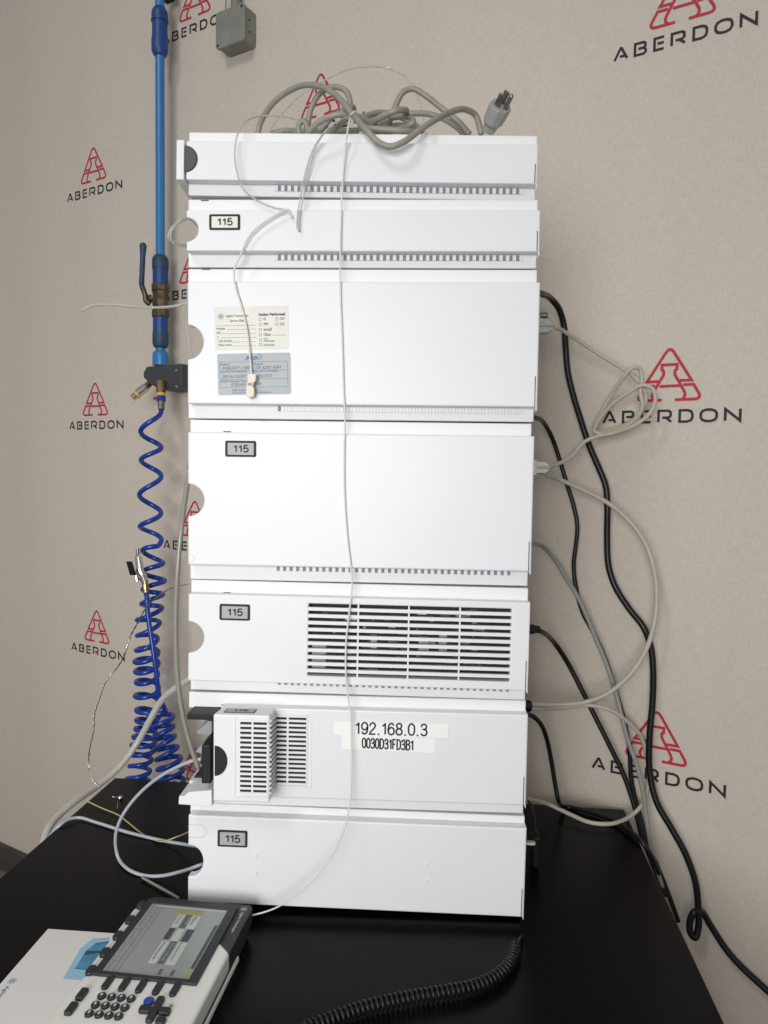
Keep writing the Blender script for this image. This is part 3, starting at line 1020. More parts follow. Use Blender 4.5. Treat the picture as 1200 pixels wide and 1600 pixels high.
for fx, fy in ((.605, .665), (.83, .665), (.605, .545), (.83, .545), (.605, .425), (.605, .305), (.605, .185), (.605, .075)):
    mb.stroke([(0, 0), (0.0022, 0), (0.0022, 0.0024), (0, 0.0024)], 0.0003, o + ex * LW * fx + ey * LH * fy - Y * 0.0004, ex, ey, True)
sun_mark(mb, o + ex * LW * 0.09 + ey * LH * 0.77 - Y * 0.0004, ex, ey, 0.0034)
mb.build('sticker_lines', 'ink', st)

a, r_ = m3.P(341, 617.5), m3.P(455, 615.5)
ex = Vector((r_.x - a.x, 0, r_.z - a.z))
LW = ex.length
ex.normalize()
ey = Vector((-ex.z, 0, ex.x))
LH = m3.P(341, 553).z - a.z
o = Vector((a.x, -0.0001, a.z))
st = MB().prism(rrect(0, 0, LW, LH, 0.002), o, ex, ey, Y * -0.0003).build('silver_sticker', 'silver', m3.root)
K = dict(o_=o, W_=LW, H_=LH)
stx(st, 'SOLEX', 0.40, 0.845, 0.17, 0.085, 'bluink', bold=0.03, shear=0.15, **K)
for tx, fx, fy, fw, m_ in (('Model #', .04, .71, .12, 'bluink'), ('Serial #', .50, .71, .12, 'bluink'), ('Last PM (YYYY/MM/DD)', .04, .525, .36, 'bluink'), ('Next PM (YYYY/MM)', .50, .525, .32, 'bluink'),
                           ('SOLEX Technician Name', .04, .305, .36, 'bluink'), ('Next Assistance: Note', .20, .09, .34, 'bluink'), ('http://www.solexscientific.ca', .20, .02, .54, 'bluink')):
    stx(st, tx, fx, fy, fw, .055, m_, **K)
for tx, fx, fy, fw in (('AGILENT 1100', .06, .615, .38), ('DE 6205 4541', .52, .615, .35), ('2016/12/07', .06, .41, .34), ('2017/12', .54, .41, .20), ('STEVEN', .18, .205, .22), ('AM', .51, .22, .08)):
    stx(st, tx, fx, fy, fw, .075, 'pencil', shear=0.25, **K)
mb = MB()
for fx, fy, fw in ((.03, .79, .93), (.03, .58, .93), (.03, .37, .93), (.03, .175, .93)):
    mb.obox(o + ex * LW * fx + ey * LH * fy - Y * 0.0003, ex * LW * fw, ey * 0.0003, Y * -0.0001)
for fx, fy, fh in ((.03, .175, .615), (.957, .175, .615), (.475, .37, .42)):
    mb.obox(o + ex * LW * fx + ey * LH * fy - Y * 0.0003, ex * 0.0003, ey * LH * fh, Y * -0.00012)
mb.stroke([(LW * .56, LH * .96), (LW * .60, LH * .955), (LW * .605, LH * .90), (LW * .57, LH * .84)], 0.0005, o - Y * 0.0005, ex, ey)
mb.stroke([(LW * .37, LH * .83), (LW * .40, LH * .87), (LW * .45, LH * .955)], 0.0005, o - Y * 0.0005, ex, ey)
mb.build('sticker_lines', 'bluink', st)

# ================================================================== THINGS ON THE STACK
TOPZ = SPEC[0]['ztop']
# grey power cord heaped on top, with its plug
cord = empty('power_cord', (0.02, 0.1, TOPZ))
tag(cord, 'thick grey power cord heaped on top of the stack with three-pin plug', 'power cord')
inv = Matrix.Translation(cord.location).inverted()
r_c = 0.0031
mb = MB()
strands = [
    [(402, 212, .14), (408, 190, .135), (428, 160, .12), (462, 137, .10), (497, 134, .07), (526, 150, .045), (552, 180, .015), (574, 205, -.008), (592, 223, -.014), (610, 229, -.015), (632, 221, -.014), (656, 203, -.006), (682, 186, .012), (707, 174, .035), (727, 171, .055), (743, 180, .065), (749, 197, .066), (752, 210, .066)],
    [(477, 212, .10), (481, 195, .10), (486, 170, .10), (500, 146, .095), (522, 136, .09), (540, 142, .085), (547, 160, .08), (545, 180, .08), (530, 196, .10), (505, 212, .12)],
    [(600, 212, .11), (608, 192, .105), (618, 166, .10), (630, 144, .095), (646, 139, .09), (664, 149, .09), (690, 169, .09), (716, 190, .09), (734, 210, .09)],
    [(560, 190, .12), (590, 186, .12), (635, 178, .12), (668, 178, .115), (695, 187, .11), (715, 200, .105), (726, 212, .10)],
    [(480, 208, .06), (500, 190, .05), (528, 179, .045), (556, 181, .05), (580, 193, .06), (600, 208, .07)],
    [(500, 205, .08), (520, 182, .075), (548, 168, .075), (553, 172, .10)],
    [(570, 205, .09), (590, 186, .05), (618, 173, .04), (634, 172, .05), (630, 180, .07), (606, 186, .09), (585, 197, .10), (590, 206, .08), (620, 203, .06), (645, 192, .05), (640, 183, .06), (610, 182, .08)],
    [(560, 200, .05), (600, 202, .045), (640, 205, .05), (652, 201, .08), (625, 196, .10), (590, 200, .12)],
    [(468, 210, .09), (467, 195, .09), (474, 189, .09), (480, 198, .09), (480, 211, .09)],
    [(560, 184, .09), (600, 176, .11), (640, 190, .12), (660, 205, .11)],
    [(424, 209, .15), (445, 204, .15), (470, 206, .14), (510, 205, .13), (560, 204, .12)],
]
for stn in strands:
    mb.tube(spline([inv @ pt(u, v, 'F', y) for u, v, y in stn], 10), r_c, 10)
mb.build('cord', 'cord', cord, smooth=True)
# plug
pc = inv @ pt(763, 205, 'F', .068)
ax = Vector((0.36, -0.76, 0.56)).normalized()
sd = (X - ax * X.dot(ax)).normalized()
fw = ax.cross(sd)
sd, fw = sd * math.cos(R(58)) + fw * math.sin(R(58)), fw * math.cos(R(58)) - sd * math.sin(R(58))
bm_ = MB()
prof = [(0.0, 0.55, 0.6), (0.006, 0.62, 0.68), (0.010, 0.92, 0.9), (0.022, 1.0, 1.0), (0.026, 1.0, 1.0)]
hexa = [(-0.012, -0.004), (-0.006, -0.0095), (0.006, -0.0095), (0.012, -0.004), (0.012, 0.004), (0.006, 0.0095), (-0.006, 0.0095), (-0.012, 0.004)]
vs, fs = [], []
for d_, kx, ky in prof:
    vs += [pc + ax * d_ * 1.1 + (sd * x * kx + fw * y * ky) * 1.08 for x, y in hexa]
for i in range(len(prof) - 1):
    for k in range(8):
        fs.append((i * 8 + k, i * 8 + (k + 1) % 8, i * 8 + 8 + (k + 1) % 8, i * 8 + 8 + k))
fs.append(tuple(range(8))[::-1])
fs.append(tuple(range(len(prof) * 8 - 8, len(prof) * 8)))
plug = bm_.add(vs, fs).build('plug', 'plug', cord, bevel=0.0008)
tipc = pc + ax * 0.0286
MB().obox(tipc + sd * -0.0068 + fw * -0.0012, sd * 0.0016, fw * 0.0063, ax * 0.0125).build('blade', 'dullmetal', plug, bevel=0.0003)
MB().obox(tipc + sd * 0.0052 + fw * -0.0012, sd * 0.0016, fw * 0.0063, ax * 0.0125).build('blade', 'dullmetal', plug, bevel=0.0003)
MB().lathe(tipc + fw * -0.0058, ax, [(0, 0.0023), (0.0135, 0.0023), (0.0155, 0.0012)], 12).build('earth_pin', 'dullmetal', plug, smooth=False)


def tube_thing(name, label, cat, spec, r, m, group=None, n=10, sides=8):
    o = tube(name, spec, r, m, None, n, sides)
    return tag(o, label, cat, group)


# clear tubing over the stack's front
t1 = empty('clear_tube', pt(548, 182, 'F', 0.0))
tag(t1, 'short doubled clear tube hanging from the cord over the top two modules', 'tube')
iv = Matrix.Translation(t1.location).inverted()
for du, dy in ((0, 0), (4.5, 0.001)):
    pts = [(548, 181, .0), (535, 186, -.012), (518, 196, -.016), (503, 212, -.013), (490 + du * .6, 232, -.008), (478 + du, 266, -.005), (470 + du, 305, -.004), (465 + du * .8, 335, -.003), (464 + du * .7, 352, -.003), (467 + du * .1, 361, -.003)]
    MB().tube([iv @ p for p in spline([pt(u, v, 'F', y - dy) for u, v, y in pts], 8)], 0.0008, 8).build('tube_strand', 'clear', t1, smooth=True)
tube_thing('long_tube', 'long thin milky tube hanging down the middle of the stack to the table', 'tube',
           [(547, 183, 'F', -.002), (543, 205, -.012), (539, 240, -.006), (535, 290, -.004), (533, 340, -.003), (531.5, 400, -.004), (532, 460, -.0025), (535, 540, -.0025), (537, 610, -.0025), (539, 650, -.003), (538, 700, -.0025), (538, 760, -.0025), (542, 830, -.0025), (548, 885, -.003), (550, 915, -.004), (546, 955, -.004), (541, 1000, -.005), (540, 1045, -.006), (543, 1085, -.008), (548, 1115, -.010), (549, 1150, -.010), (549, 1200, -.012), (547, 1250, -.016), (539, 1290, -.026), (522, 1330, -.040), (497, 1365, -.048), (466, 1395, -.046), (432, 1418, -.036), (395, 1430, -.026), (372, 1434, -.02)], 0.00085, 'milky')
tube_thing('curling_tube', 'thin clear tube curling from the cord across the upper left modules', 'tube',
           [(468, 188, 'F', .04), (442, 182, .03), (414, 181, .02), (390, 186, .006), (374, 203, -.008), (367, 232, -.012), (369, 262, -.013), (380, 295, -.010), (400, 312, -.006), (430, 325, -.004), (452, 328, -.004)], 0.0008, 'clear')
tl = empty('tube_with_connector', pt(450, 327, 'F', -.005))
tag(tl, 'milky tube ending in a cream connector over the silver sticker', 'tube')
iv = Matrix.Translation(tl.location).inverted()
pts = [(457, 340, -.003), (448, 328, -.006), (434, 334, -.006), (410, 349, -.006), (392, 365, -.006), (381, 385, -.005), (377, 396, -.004), (368, 415, -.003), (365.5, 430, -.003), (369, 452, -.003), (377, 478, -.003), (385, 510, -.0035), (390, 550, -.004), (393, 586, -.005)]
MB().tube([iv @ p for p in spline([pt(u, v, 'F', y) for u, v, y in pts], 10)], 0.00095, 8).build('tube_run', 'milky', tl, smooth=True)
ca = iv @ pt(392, 584, 'F', -.009)
k = 0.000638
cn = MB().prism([(-5 * k, 0), (7 * k, 0), (8 * k, -4 * k), (7 * k, -11 * k), (4 * k, -14 * k), (3 * k, -20 * k), (5 * k, -22 * k), (5 * k, -34 * k), (-2 * k, -37 * k), (-8 * k, -33 * k), (-7 * k, -16 * k), (-6 * k, -14 * k)], ca, X, Z, Y * 0.0075).build('connector', 'conn', tl, bevel=0.0006)
MB().box(ca.x - 0.003, ca.x + 0.0012, ca.z * 0 + ca.y - 0.0003, ca.y + 0.001, ca.z - 0.0115, ca.z - 0.0088).build('connector_mark', 'pink', cn)
tw = tube_thing('arching_tube', 'thin clear tube arching high over the cord pile against the wall', 'tube',
                [(418, 212, 'F', .20), (428, 193, .20), (444, 173, .20), (470, 149, .20), (508, 125, .20), (540, 110, .20), (572, 104, .20), (605, 106, .20), (630, 117, .20), (647, 137, .20), (656, 162, .20), (663, 190, .20), (666, 212, .20)], 0.0011, 'clear')
fa = pt(606.5, 106.5, 'F', .20)
MB().lathe(fa - X * 0.002, X, [(0, .0016), (.0005, .0021), (.0035, .0021), (.004, .0016)], 12).build('tube_ferrule', 'milky', tw)
tie = MB().tube(spline([pt(u, v, 'F', y) for u, v, y in ((543, 186, .01), (549, 178, .003), (556, 174, .006), (557, 183, .012), (549, 187, .004))], 6), 0.0007, 6).build('wire_tie', 'milky', smooth=True)
tag(tie, 'tiny clear tie knotted round the grey cord where the tubes meet', 'tie')

# tubes at the left of the stack
lp = empty('looped_tube', pt(290, 362, 'F', .05))
tag(lp, 'clear tube looping out of the notch of the second module', 'tube')
iv = Matrix.Translation(lp.location).inverted()
for d_ in (0, 3.2):
    pts = [(308, 336 + d_, .07), (292, 339 + d_, .06), (276 + d_ * .6, 348 + d_ * .5, .05), (265 + d_, 361, .045), (263.5 + d_, 371, .045), (271 + d_ * .5, 380 - d_ * .4, .05), (289, 385 - d_ * .8, .06), (306, 384 - d_, .075)]
    MB().tube([iv @ p for p in spline([pt(u, v, 'F', y) for u, v, y in pts], 8)], 0.0011, 8).build('tube_strand', 'clear', lp, smooth=True)
tube_thing('stray_tube', 'clear tube end sticking out left across the brass valve', 'tube',
           [(127, 485, 'F', .16), (143, 478, .16), (170, 475.5, .15), (205, 478.5, .14), (240, 480.5, .12), (268, 479, .10), (296, 473, .09)], 0.0016, 'clear')
tube_thing('notch_tube', 'thin clear tube seen through the notch of the third module', 'tube',
           [(294, 470, 'F', .13), (292, 495, .11), (293.5, 522, .10), (298, 548, .095), (305, 575, .10)], 0.0009, 'clear')
tube_thing('grey_drain_tube', 'stiff grey tube bowing down along the left side of the stack', 'tube',
           [(300, 700, 'F', .07), (295.5, 735, .055), (290, 775, .045), (283.5, 825, .035), (278, 885, .03), (275, 950, .03), (275, 1015, .03), (278, 1065, .03), (286, 1118, .03), (297, 1162, .03), (310, 1201, .03)], 0.0027, 'greytube', sides=12)

hose = empty('braided_hose', pt(180, 1205, 'F', .36))
tag(hose, 'pale braided hose sweeping from behind the stack down past the table edge', 'hose')
iv = Matrix.Translation(hose.location).inverted()
pth = [iv @ p for p in path([(300, 1059, 'F', .34), (272, 1077, .36), (250, 1098, .38), (236, 1122, .38), (216, 1158, .38), (188, 1197, .36), (155, 1226, .33), (118, 1252, .28), (92, 1274, .25), (74, 1298, .22), (66, 1330, .20), (64, 1380, .19)], 12)]
MB().tube(pth, 0.0049, 14).build('hose_wall', 'braid', hose, smooth=True)
mb = MB()
for sgn in (1, -1):
    for ph in range(3):
        hp = []
        acc = 0
        up = None
        for i, p in enumerate(pth):
            t = (pth[min(i + 1, len(pth) - 1)] - pth[max(i - 1, 0)]).normalized()
            up = t.orthogonal().normalized() if up is None else (up - t * up.dot(t)).normalized()
            sd_ = t.cross(up)
            steps = 8
            nx = pth[min(i + 1, len(pth) - 1)]
            for j in range(steps):
                q = p.lerp(nx, j / steps)
                a = sgn * (acc + (nx - p).length * j / steps) / 0.0022 + ph * 2.094
                hp.append(q + (up * math.cos(a) + sd_ * math.sin(a)) * 0.0049)
            acc += (nx - p).length
        mb.tube(hp, 0.00018, 4, cap=False)
mb.build('hose_braid', 'milky', hose, smooth=True)

tube_thing('pale_blue_tube', 'pale blue tube lying straight across the table into the bottom notch', 'tube',
           [(318, 1324, 'F', .05), (293, 1320, 'D', .012), (250, 1312.5, .003), (200, 1300.5, .003), (152, 1285.5, .003), (122, 1277.5, .004), (106, 1281, .005), (92, 1291, .002), (80, 1303, -.01), (70, 1330, -.05)], 0.0019, 'bluegrey', sides=12)
tube_thing('pale_blue_loop', 'pale blue tube looping out of the detector onto the table and back', 'tube',
           [(314, 1186, 'F', .03), (300, 1189, .035), (280, 1197, .045), (252, 1212, .06), (226, 1232, .075), (203, 1257, .085), (188, 1281, .09), (180.5, 1308, .095), (184, 1338, 'D', .006), (200, 1358, .003), (226, 1368, .003), (252, 1368.5, .005), (282, 1362, .014), (312, 1352, 'F', .03), (330, 1346, .05)], 0.0019, 'bluegrey', sides=12)
tube_thing('amber_tube', 'thin amber tube kinked across the table beside the bottom module', 'tube',
           [(132, 1250, 'D', .006), (160, 1263, .003), (184, 1273, .003), (200, 1285, .003), (224, 1304, .002), (240, 1312, .002), (256, 1314.5, .006), (275, 1308, .01), (298, 1298, 'F', .025)], 0.0008, 'amber')
tube_thing('cut_tube_end', 'short grey cut tube end lying behind the handheld controller', 'tube',
           [(222, 1371, 'D', .003), (240, 1381, .003), (265, 1395, .003), (280, 1404, .003)], 0.0014, 'greytube')
# twisted wire
base_ = path([(297, 912, 'F', .14), (268, 919, .15), (246, 933, .16), (228, 950, .17), (216, 972, .18), (204, 994, .19), (196, 1020, .19), (184, 1042, .20), (166, 1064, .20), (156, 1090, .20), (148, 1115, .20), (146, 1142, .20), (140, 1170, .20), (138.5, 1196, .20), (144, 1217, .19), (152, 1226, .19), (156, 1234, .185)], 14)
mb = MB()
for ph in (0, math.pi):
    hp = []
    acc = 0
    for i, p in enumerate(base_):
        j = min(i + 1, len(base_) - 1)
        acc += (base_[j] - p).length
        a = acc / 0.0032 + ph
        hp.append(p + (X * math.cos(a) + Y * math.sin(a)) * 0.0006)
    mb.tube(hp, 0.00052, 5)
tag(mb.build('twisted_wire', 'wire', smooth=True), 'thin twisted bare wire dangling left of the stack to the table edge', 'wire')
# small clear fitting on the table
ft = empty('tube_fitting', pt(188, 1250, 'D', 0))
tag(ft, 'tiny clear fitting lying near the back left of the table', 'fitting')
MB().lathe((0, 0, 0.003), (1, 0.3, 0.05), [(-0.003, .0024), (-0.001, .003), (.002, .003), (.003, .0018)], 12).build('fitting_body', 'chrome', ft, smooth=True)
MB().tube(spline([Vector((-.003, 0, .004)), Vector((-.008, -.002, .005)), Vector((-.011, -.002, .006))], 6), 0.0005, 6).build('fitting_tail', 'wire', ft, smooth=True)
MB().tube(spline([Vector((0, -.003, .002)), Vector((.001, -.012, .001)), Vector((.005, -.022, .001)), Vector((.008, -.03, .001))], 6), 0.0004, 6).build('fitting_hair', 'wire', ft, smooth=True)

# ================================================================== RIGHT SIDE: CABLES
tube_thing('black_power_cable', 'thickest black cable hanging down the wall and looping by the table edge', 'cable',
           [(826, 452, 'F', .20), (846, 459, 'F', .24), (861, 467, 'W', .055), (873, 482, .04), (881, 508, .028), (884, 545, .026), (887, 580, .024), (895, 615, .022), (907, 655, .022), (921, 697, .022), (936, 732, .022), (946.5, 760, .022), (949, 795, .022), (948.5, 840, .02), (951, 885, .02), (962, 918, .02), (983, 951, .022), (1006, 981, .024), (1017, 1012, .022), (1020.5, 1048, .022), (1019.5, 1098, .022), (1015, 1150, .024), (1015, 1204, .024), (1026, 1253, .026), (1049, 1294, .026), (1071, 1334, .026), (1087, 1380, .026), (1091, 1420, .027), (1091, 1450, .03), (1086, 1465, .034), (1079, 1458, .036), (1078, 1440, .036), (1085, 1425, .034), (1097, 1426, .024), (1112, 1449, .018), (1143, 1494, .018), (1200, 1549, .018), (1260, 1600, .018)], 0.0043, 'cable', sides=14)
tube_thing('black_mid_cable', 'black cable leaving behind the fourth module and crossing under the grey one', 'cable',
           [(822, 650, 'F', .20), (838, 653, 'F', .24), (850, 661, 'W', .06), (863, 685, .03), (874, 717, .02), (886, 757, .018), (897, 793, .018), (902, 822, .018), (900, 850, .018), (896.5, 880, .018), (899, 912, .018), (910, 956, .018), (928, 990, .018), (946, 1030, .018), (960, 1073, .016), (974, 1120, .014), (983, 1168, .014), (987, 1222, .014), (999, 1271, .016), (1011, 1314, .02), (1027, 1353, .02), (1040, 1385, .02), (1060, 1440, .02)], 0.0031, 'cable', sides=12)
c3 = empty('black_plug_cable', pt(832, 983, 'F', .2))
tag(c3, 'black cable with moulded plug leaving the side of the louvred module', 'cable')
iv = Matrix.Translation(c3.location).inverted()
MB().tube([iv @ p for p in path([(836, 983, 'F', .2), (848, 988, 'F', .22), (866, 1004, 'W', .06), (886, 1034, .04), (908, 1076, .034), (930, 1120, .032), (953, 1166, .03), (975, 1212, .028), (992, 1262, .028), (1003, 1306, .03), (1018, 1345, .03), (1040, 1400, .03)], 10)], 0.0034, 12).build('cable_run', 'cable', c3, smooth=True)
MB().lathe(iv @ pt(824, 983, 'F', .2), X, [(0, .0062), (.008, .0062), (.0095, .0048), (.013, .0046), (.016, .004)], 14).build('moulded_plug', 'black', c3)
tube_thing('black_table_cable', 'black cable dropping beside the sixth module then running over the table corner', 'cable',
           [(820, 1114, 'F', .20), (834, 1120, 'F', .21), (846, 1133, .22), (855, 1157, .23), (862, 1192, .235), (868, 1228, .235), (873, 1252, .235), (884, 1260, 'D', .004), (910, 1266, .004), (934, 1273, .004), (962, 1284, .004), (986, 1300, .005), (1003, 1316, .003), (1016, 1334, -.01), (1030, 1365, -.04)], 0.0030, 'cable', sides=12)
tube_thing('grey_cable', 'mid grey cable running down the wall in front of the black ones', 'cable',
           [(824, 848, 'F', .21), (838, 850, 'F', .24), (852, 857, 'W', .06), (870, 878, .04), (884, 902, .036), (898, 924, .034), (914, 956, .034), (929, 993, .034), (943, 1026, .034), (954, 1056, .034), (965, 1093, .036), (974, 1130, .038), (983, 1163, .038), (995, 1196, .038), (1005, 1240, .038), (1012, 1294, .036), (1019, 1332, .034), (1036, 1390, .03)], 0.0029, 'greycable', sides=12)
tube_thing('beige_loop_cable', 'beige cable making one big loop from the fourth module back to the sixth', 'cable',
           [(836, 736, 'F', .215), (850, 740, 'F', .235), (876, 750, 'W', .06), (912, 766, .05), (950, 786, .045), (985, 816, .045), (1009, 851, .045), (1022, 891, .045), (1026, 932, .045), (1022, 975, .048), (1009, 1016, .052), (985, 1053, .06), (950, 1083, .07), (910, 1098, .08), (868, 1101, 'F', .235), (836, 1100.5, 'F', .215), (822, 1100, .21)], 0.0030, 'beige', sides=12)
tube_thing('beige_low_cable', 'beige cable curving from the sixth module round onto the back table corner', 'cable',
           [(822, 1107, 'F', .212), (840, 1107, 'F', .22), (875, 1106, 'W', .07), (920, 1102, .055), (953, 1109, .05), (983, 1130, .03), (1001, 1150, .016), (1009, 1175, .010), (1014, 1205, .010), (1011, 1235, .012), (1004, 1256, .026), (985, 1275, 'W', .045), (955, 1287, 'D', .008), (922, 1285, .008), (890, 1272, .01), (858, 1257, .018), (824, 1248, 'F', .21)], 0.0027, 'beige', sides=12)
cc = empty('bundled_cable', pt(870, 512, 'F', .22))
tag(cc, 'beige cable bundled in long loops between two metal connectors on the wall side', 'cable')
iv = Matrix.Translation(cc.location).inverted()
MB().tube([iv @ p for p in path([(866, 511, 'F', .21), (880, 517, 'F', .24), (905, 533, 'W', .075), (940, 556, .06), (970, 574, .05), (990, 588, .045), (1004, 604, .042), (1009, 622, .04), (1002, 644, .038), (980, 662, .036), (955, 671, .036), (934, 675, .036), (928, 669, .038), (938, 647, .042), (958, 613, .047), (978, 585, .055), (990, 574, .055), (1000, 577, .05), (1003, 592, .048), (1000.5, 612, .05), (1004, 634, .05), (997, 650, .046), (975, 667, .044), (945, 677, .044), (929, 674, .046), (934, 659, .05), (956, 632, .053), (984, 612, .054), (1003, 602, .053), (1019, 607, .05), (1024, 623, .047), (1016, 645, .047), (992, 664, .048), (960, 676, .048), (932, 682, .05), (911, 692, .055), (896, 710, .06), (878, 722, .075), (858, 728, 'F', .235), (846, 730, .22)], 10)], 0.0027, 10).build('cable_run', 'beige', cc, smooth=True)


def dsub(parent, u0, v0, u1, v1, y):
    a, b = iv @ pt(u0, v1, 'F', y), iv @ pt(u1, v0, 'F', y)
    w_, h_ = b.x - a.x, b.z - a.z
    hd_ = MB().prism([(0, 0), (w_ * .72, 0), (w_, h_ * .22), (w_, h_ * .78), (w_ * .72, h_), (0, h_)], (a.x, a.y - 0.008, a.z), X, Z, Y * 0.016).build('metal_connector', 'metal', parent, bevel=0.0008)
    MB().box(a.x + w_ * .1, a.x + w_ * 1.05, a.y - 0.0105, a.y - 0.0078, a.z + h_ * .42, a.z + h_ * .6).build('screw_shaft', 'chrome', hd_, bevel=0.0006)
    MB().box(a.x - 0.002, a.x + w_ * .12, a.y - 0.012, a.y + 0.012, a.z - 0.0015, a.z + h_ + 0.0015).build('flange', 'metal', hd_)
    return hd_


dsub(cc, 838, 499, 863, 522, .20)
dsub(cc, 833, 721, 857, 740, .20)
kn = MB().lathe(pt(836, 493, 'F', .2), X, [(0, .0040), (.014, .0040), (.0155, .0032)], 14).build('thumb_screw', 'dullmetal')
tag(kn, 'small dull metal thumb screw above the upper cable connector', 'screw')
rj = MB().lathe(pt(820, 1103, 'F', .20), X, [(0, .0075), (.007, .0075), (.009, .005)], 8).build('cable_boot', 'black')
tag(rj, 'black boot holding two beige cables at the side of the sixth module', 'cable boot')
# handset plug at the bottom module's right, with the coiled cord
hc = empty('handset_cable', pt(838, 1330, 'F', .15))
tag(hc, 'black coiled handset cord lying on the table right front, with side plug', 'cord')
iv = Matrix.Translation(hc.location).inverted()
a, b = iv @ pt(830, 1348, 'F', .12), iv @ pt(842, 1302, 'F', .12)
pb_ = MB().box(a.x, b.x, a.y - .012, a.y + .012, a.z, b.z).build('side_plug', 'black', hc, bevel=0.0015)
na = iv @ pt(819, 1318, 'F', .10)
MB().lathe(na, X, [(0, .0038), (.0115, .0038), (.0125, .0030)], 14).build('plug_nut', 'metal', pb_)
MB().lathe(iv @ pt(836, 1352, 'F', .12), -Z, [(0, .0045), (.006, .0052), (.012, .0040), (.016, .0024)], 12).build('strain_relief', 'black', pb_)
tail = [iv @ p for p in path([(836, 1360, 'F', .12), (837, 1385, .11), (834, 1408, .08), (828, 1432, .045), (819, 1455, .01), (811, 1470, 'D', .012), (806, 1480, .008)], 10)]
MB().tube(tail, 0.0013, 8).build('cord_tail', 'cable', hc, smooth=True)
up_ = [iv @ p for p in path([(836, 1302, 'F', .12), (835, 1280, .13), (832, 1262, .15), (826, 1252, .17)], 8)]
MB().tube(up_, 0.0016, 8).build('cord_tail', 'cable', hc, smooth=True)
axis = path([(806, 1480, 'D', .0075), (800, 1497, .0075), (789, 1514, .0075), (768, 1530, .0075), (738, 1542, .0075), (700, 1549, .0075), (655, 1556, .0075), (608, 1565, .0075), (565, 1576, .0075), (522, 1591, .0075), (480, 1608, .0075), (430, 1632, .0075)], 60)
hp = []
acc = 0.0
up = None
for i, p in enumerate(axis):
    j = min(i + 1, len(axis) - 1)
    t = (axis[j] - axis[max(i - 1, 0)]).normalized()
    up = (Z - t * Z.dot(t)).normalized()
    sd_ = t.cross(up)
    nxt = axis[j]
    for q in range(3):
        a = (acc + (nxt - p).length * q / 3) / 0.0046 * 2 * math.pi
        hp.append(iv @ (p.lerp(nxt, q / 3) + (up * math.cos(a) + sd_ * math.sin(a)) * 0.0045))
    acc += (nxt - p).length
MB().tube(hp, 0.0017, 7).build('cord_coil', 'cable', hc, smooth=True)

# ================================================================== BLUE AIR LINE ON THE WALL
PO = 0.048
pipe = empty('air_pipe', pt(251, 592, 'W', PO))
tag(pipe, 'blue compressed air pipe with valve and outlet block fixed to the wall', 'pipe')
iv = Matrix.Translation(pipe.location).inverted()


def pz(v):
    return (iv @ pt(251.5, v, 'W', PO)).z


def lath(name, m, prof, parent=pipe, sides=28, smooth=True):
    return MB().lathe((0, 0, 0), Z, [(pz(v), r) for v, r in prof][::-1], sides).build(name, m, parent, bevel=0.0, smooth=False)


lath('pipe_run', 'pipe', [(-60, .0085), (402, .0085)], sides=40)
lath('pipe_coupling', 'coupling', [(12, .0105), (17, .0140), (20, .0148), (31, .0150)])
lath('pipe_coupling', 'coupling', [(31.2, .0156), (34, .0156), (34.5, .0138), (60, .0142)])
lath('pipe_coupling', 'coupling', [(60.2, .0150), (66, .0153), (80, .0150), (86, .0118), (88, .009)])
lath('pipe_coupling', 'coupling_dk', [(399, .0105), (403, .0140), (406, .0150), (420, .0152)])
lath('pipe_coupling', 'coupling', [(420.2, .0142), (447, .0142)])
valve = lath('ball_valve', 'bronze', [(444.5, .0150), (446, .0172), (455, .0172), (456, .0158), (460, .0150), (470, .0160), (482, .0150), (485, .0162), (487, .0168), (495, .0166), (496.5, .0150)], sides=8)
lath('pipe_coupling', 'coupling', [(496.7, .0138), (520, .0140)])
lath('pipe_coupling', 'coupling_dk', [(520.2, .0148), (536, .0150), (541, .0135), (544, .010)])
lath('pipe_nipple', 'pipe', [(543.5, .0085), (548, .0085)])
lath('pipe_coupling', 'pipe', [(548, .0100), (551, .0140), (556, .0148), (571, .0150)])
# lever: stem towards the left, cranked arm, blue grip
lv0 = iv @ pt(238, 466, 'W', PO + .004)
lv1 = iv @ pt(228, 468, 'W', PO + .012)
MB().tube([lv0, lv1], .0075, 12).build('valve_stem', 'bronze', valve)
lev = MB().tube(spline([iv @ pt(u, v, 'W', PO + o_) for u, v, o_ in ((234, 475, .016), (228, 470, .020), (226.5, 460, .022), (222, 447, .026), (221, 438, .028))], 8), .0048, 10).build('valve_lever', 'bronze', valve, smooth=True)
MB().tube(spline([iv @ pt(u, v, 'W', PO + o_) for u, v, o_ in ((221.2, 444, .028), (222, 425, .029), (223, 402, .030), (223.5, 388, .030), (223.8, 380, .030))], 8), .006, 14, rf=lambda f: .0048 + .0016 * min(1, max(0, (f - .55) * 4)) if f < .93 else .0046).build('lever_grip', 'coupling_dk', valve, smooth=True)
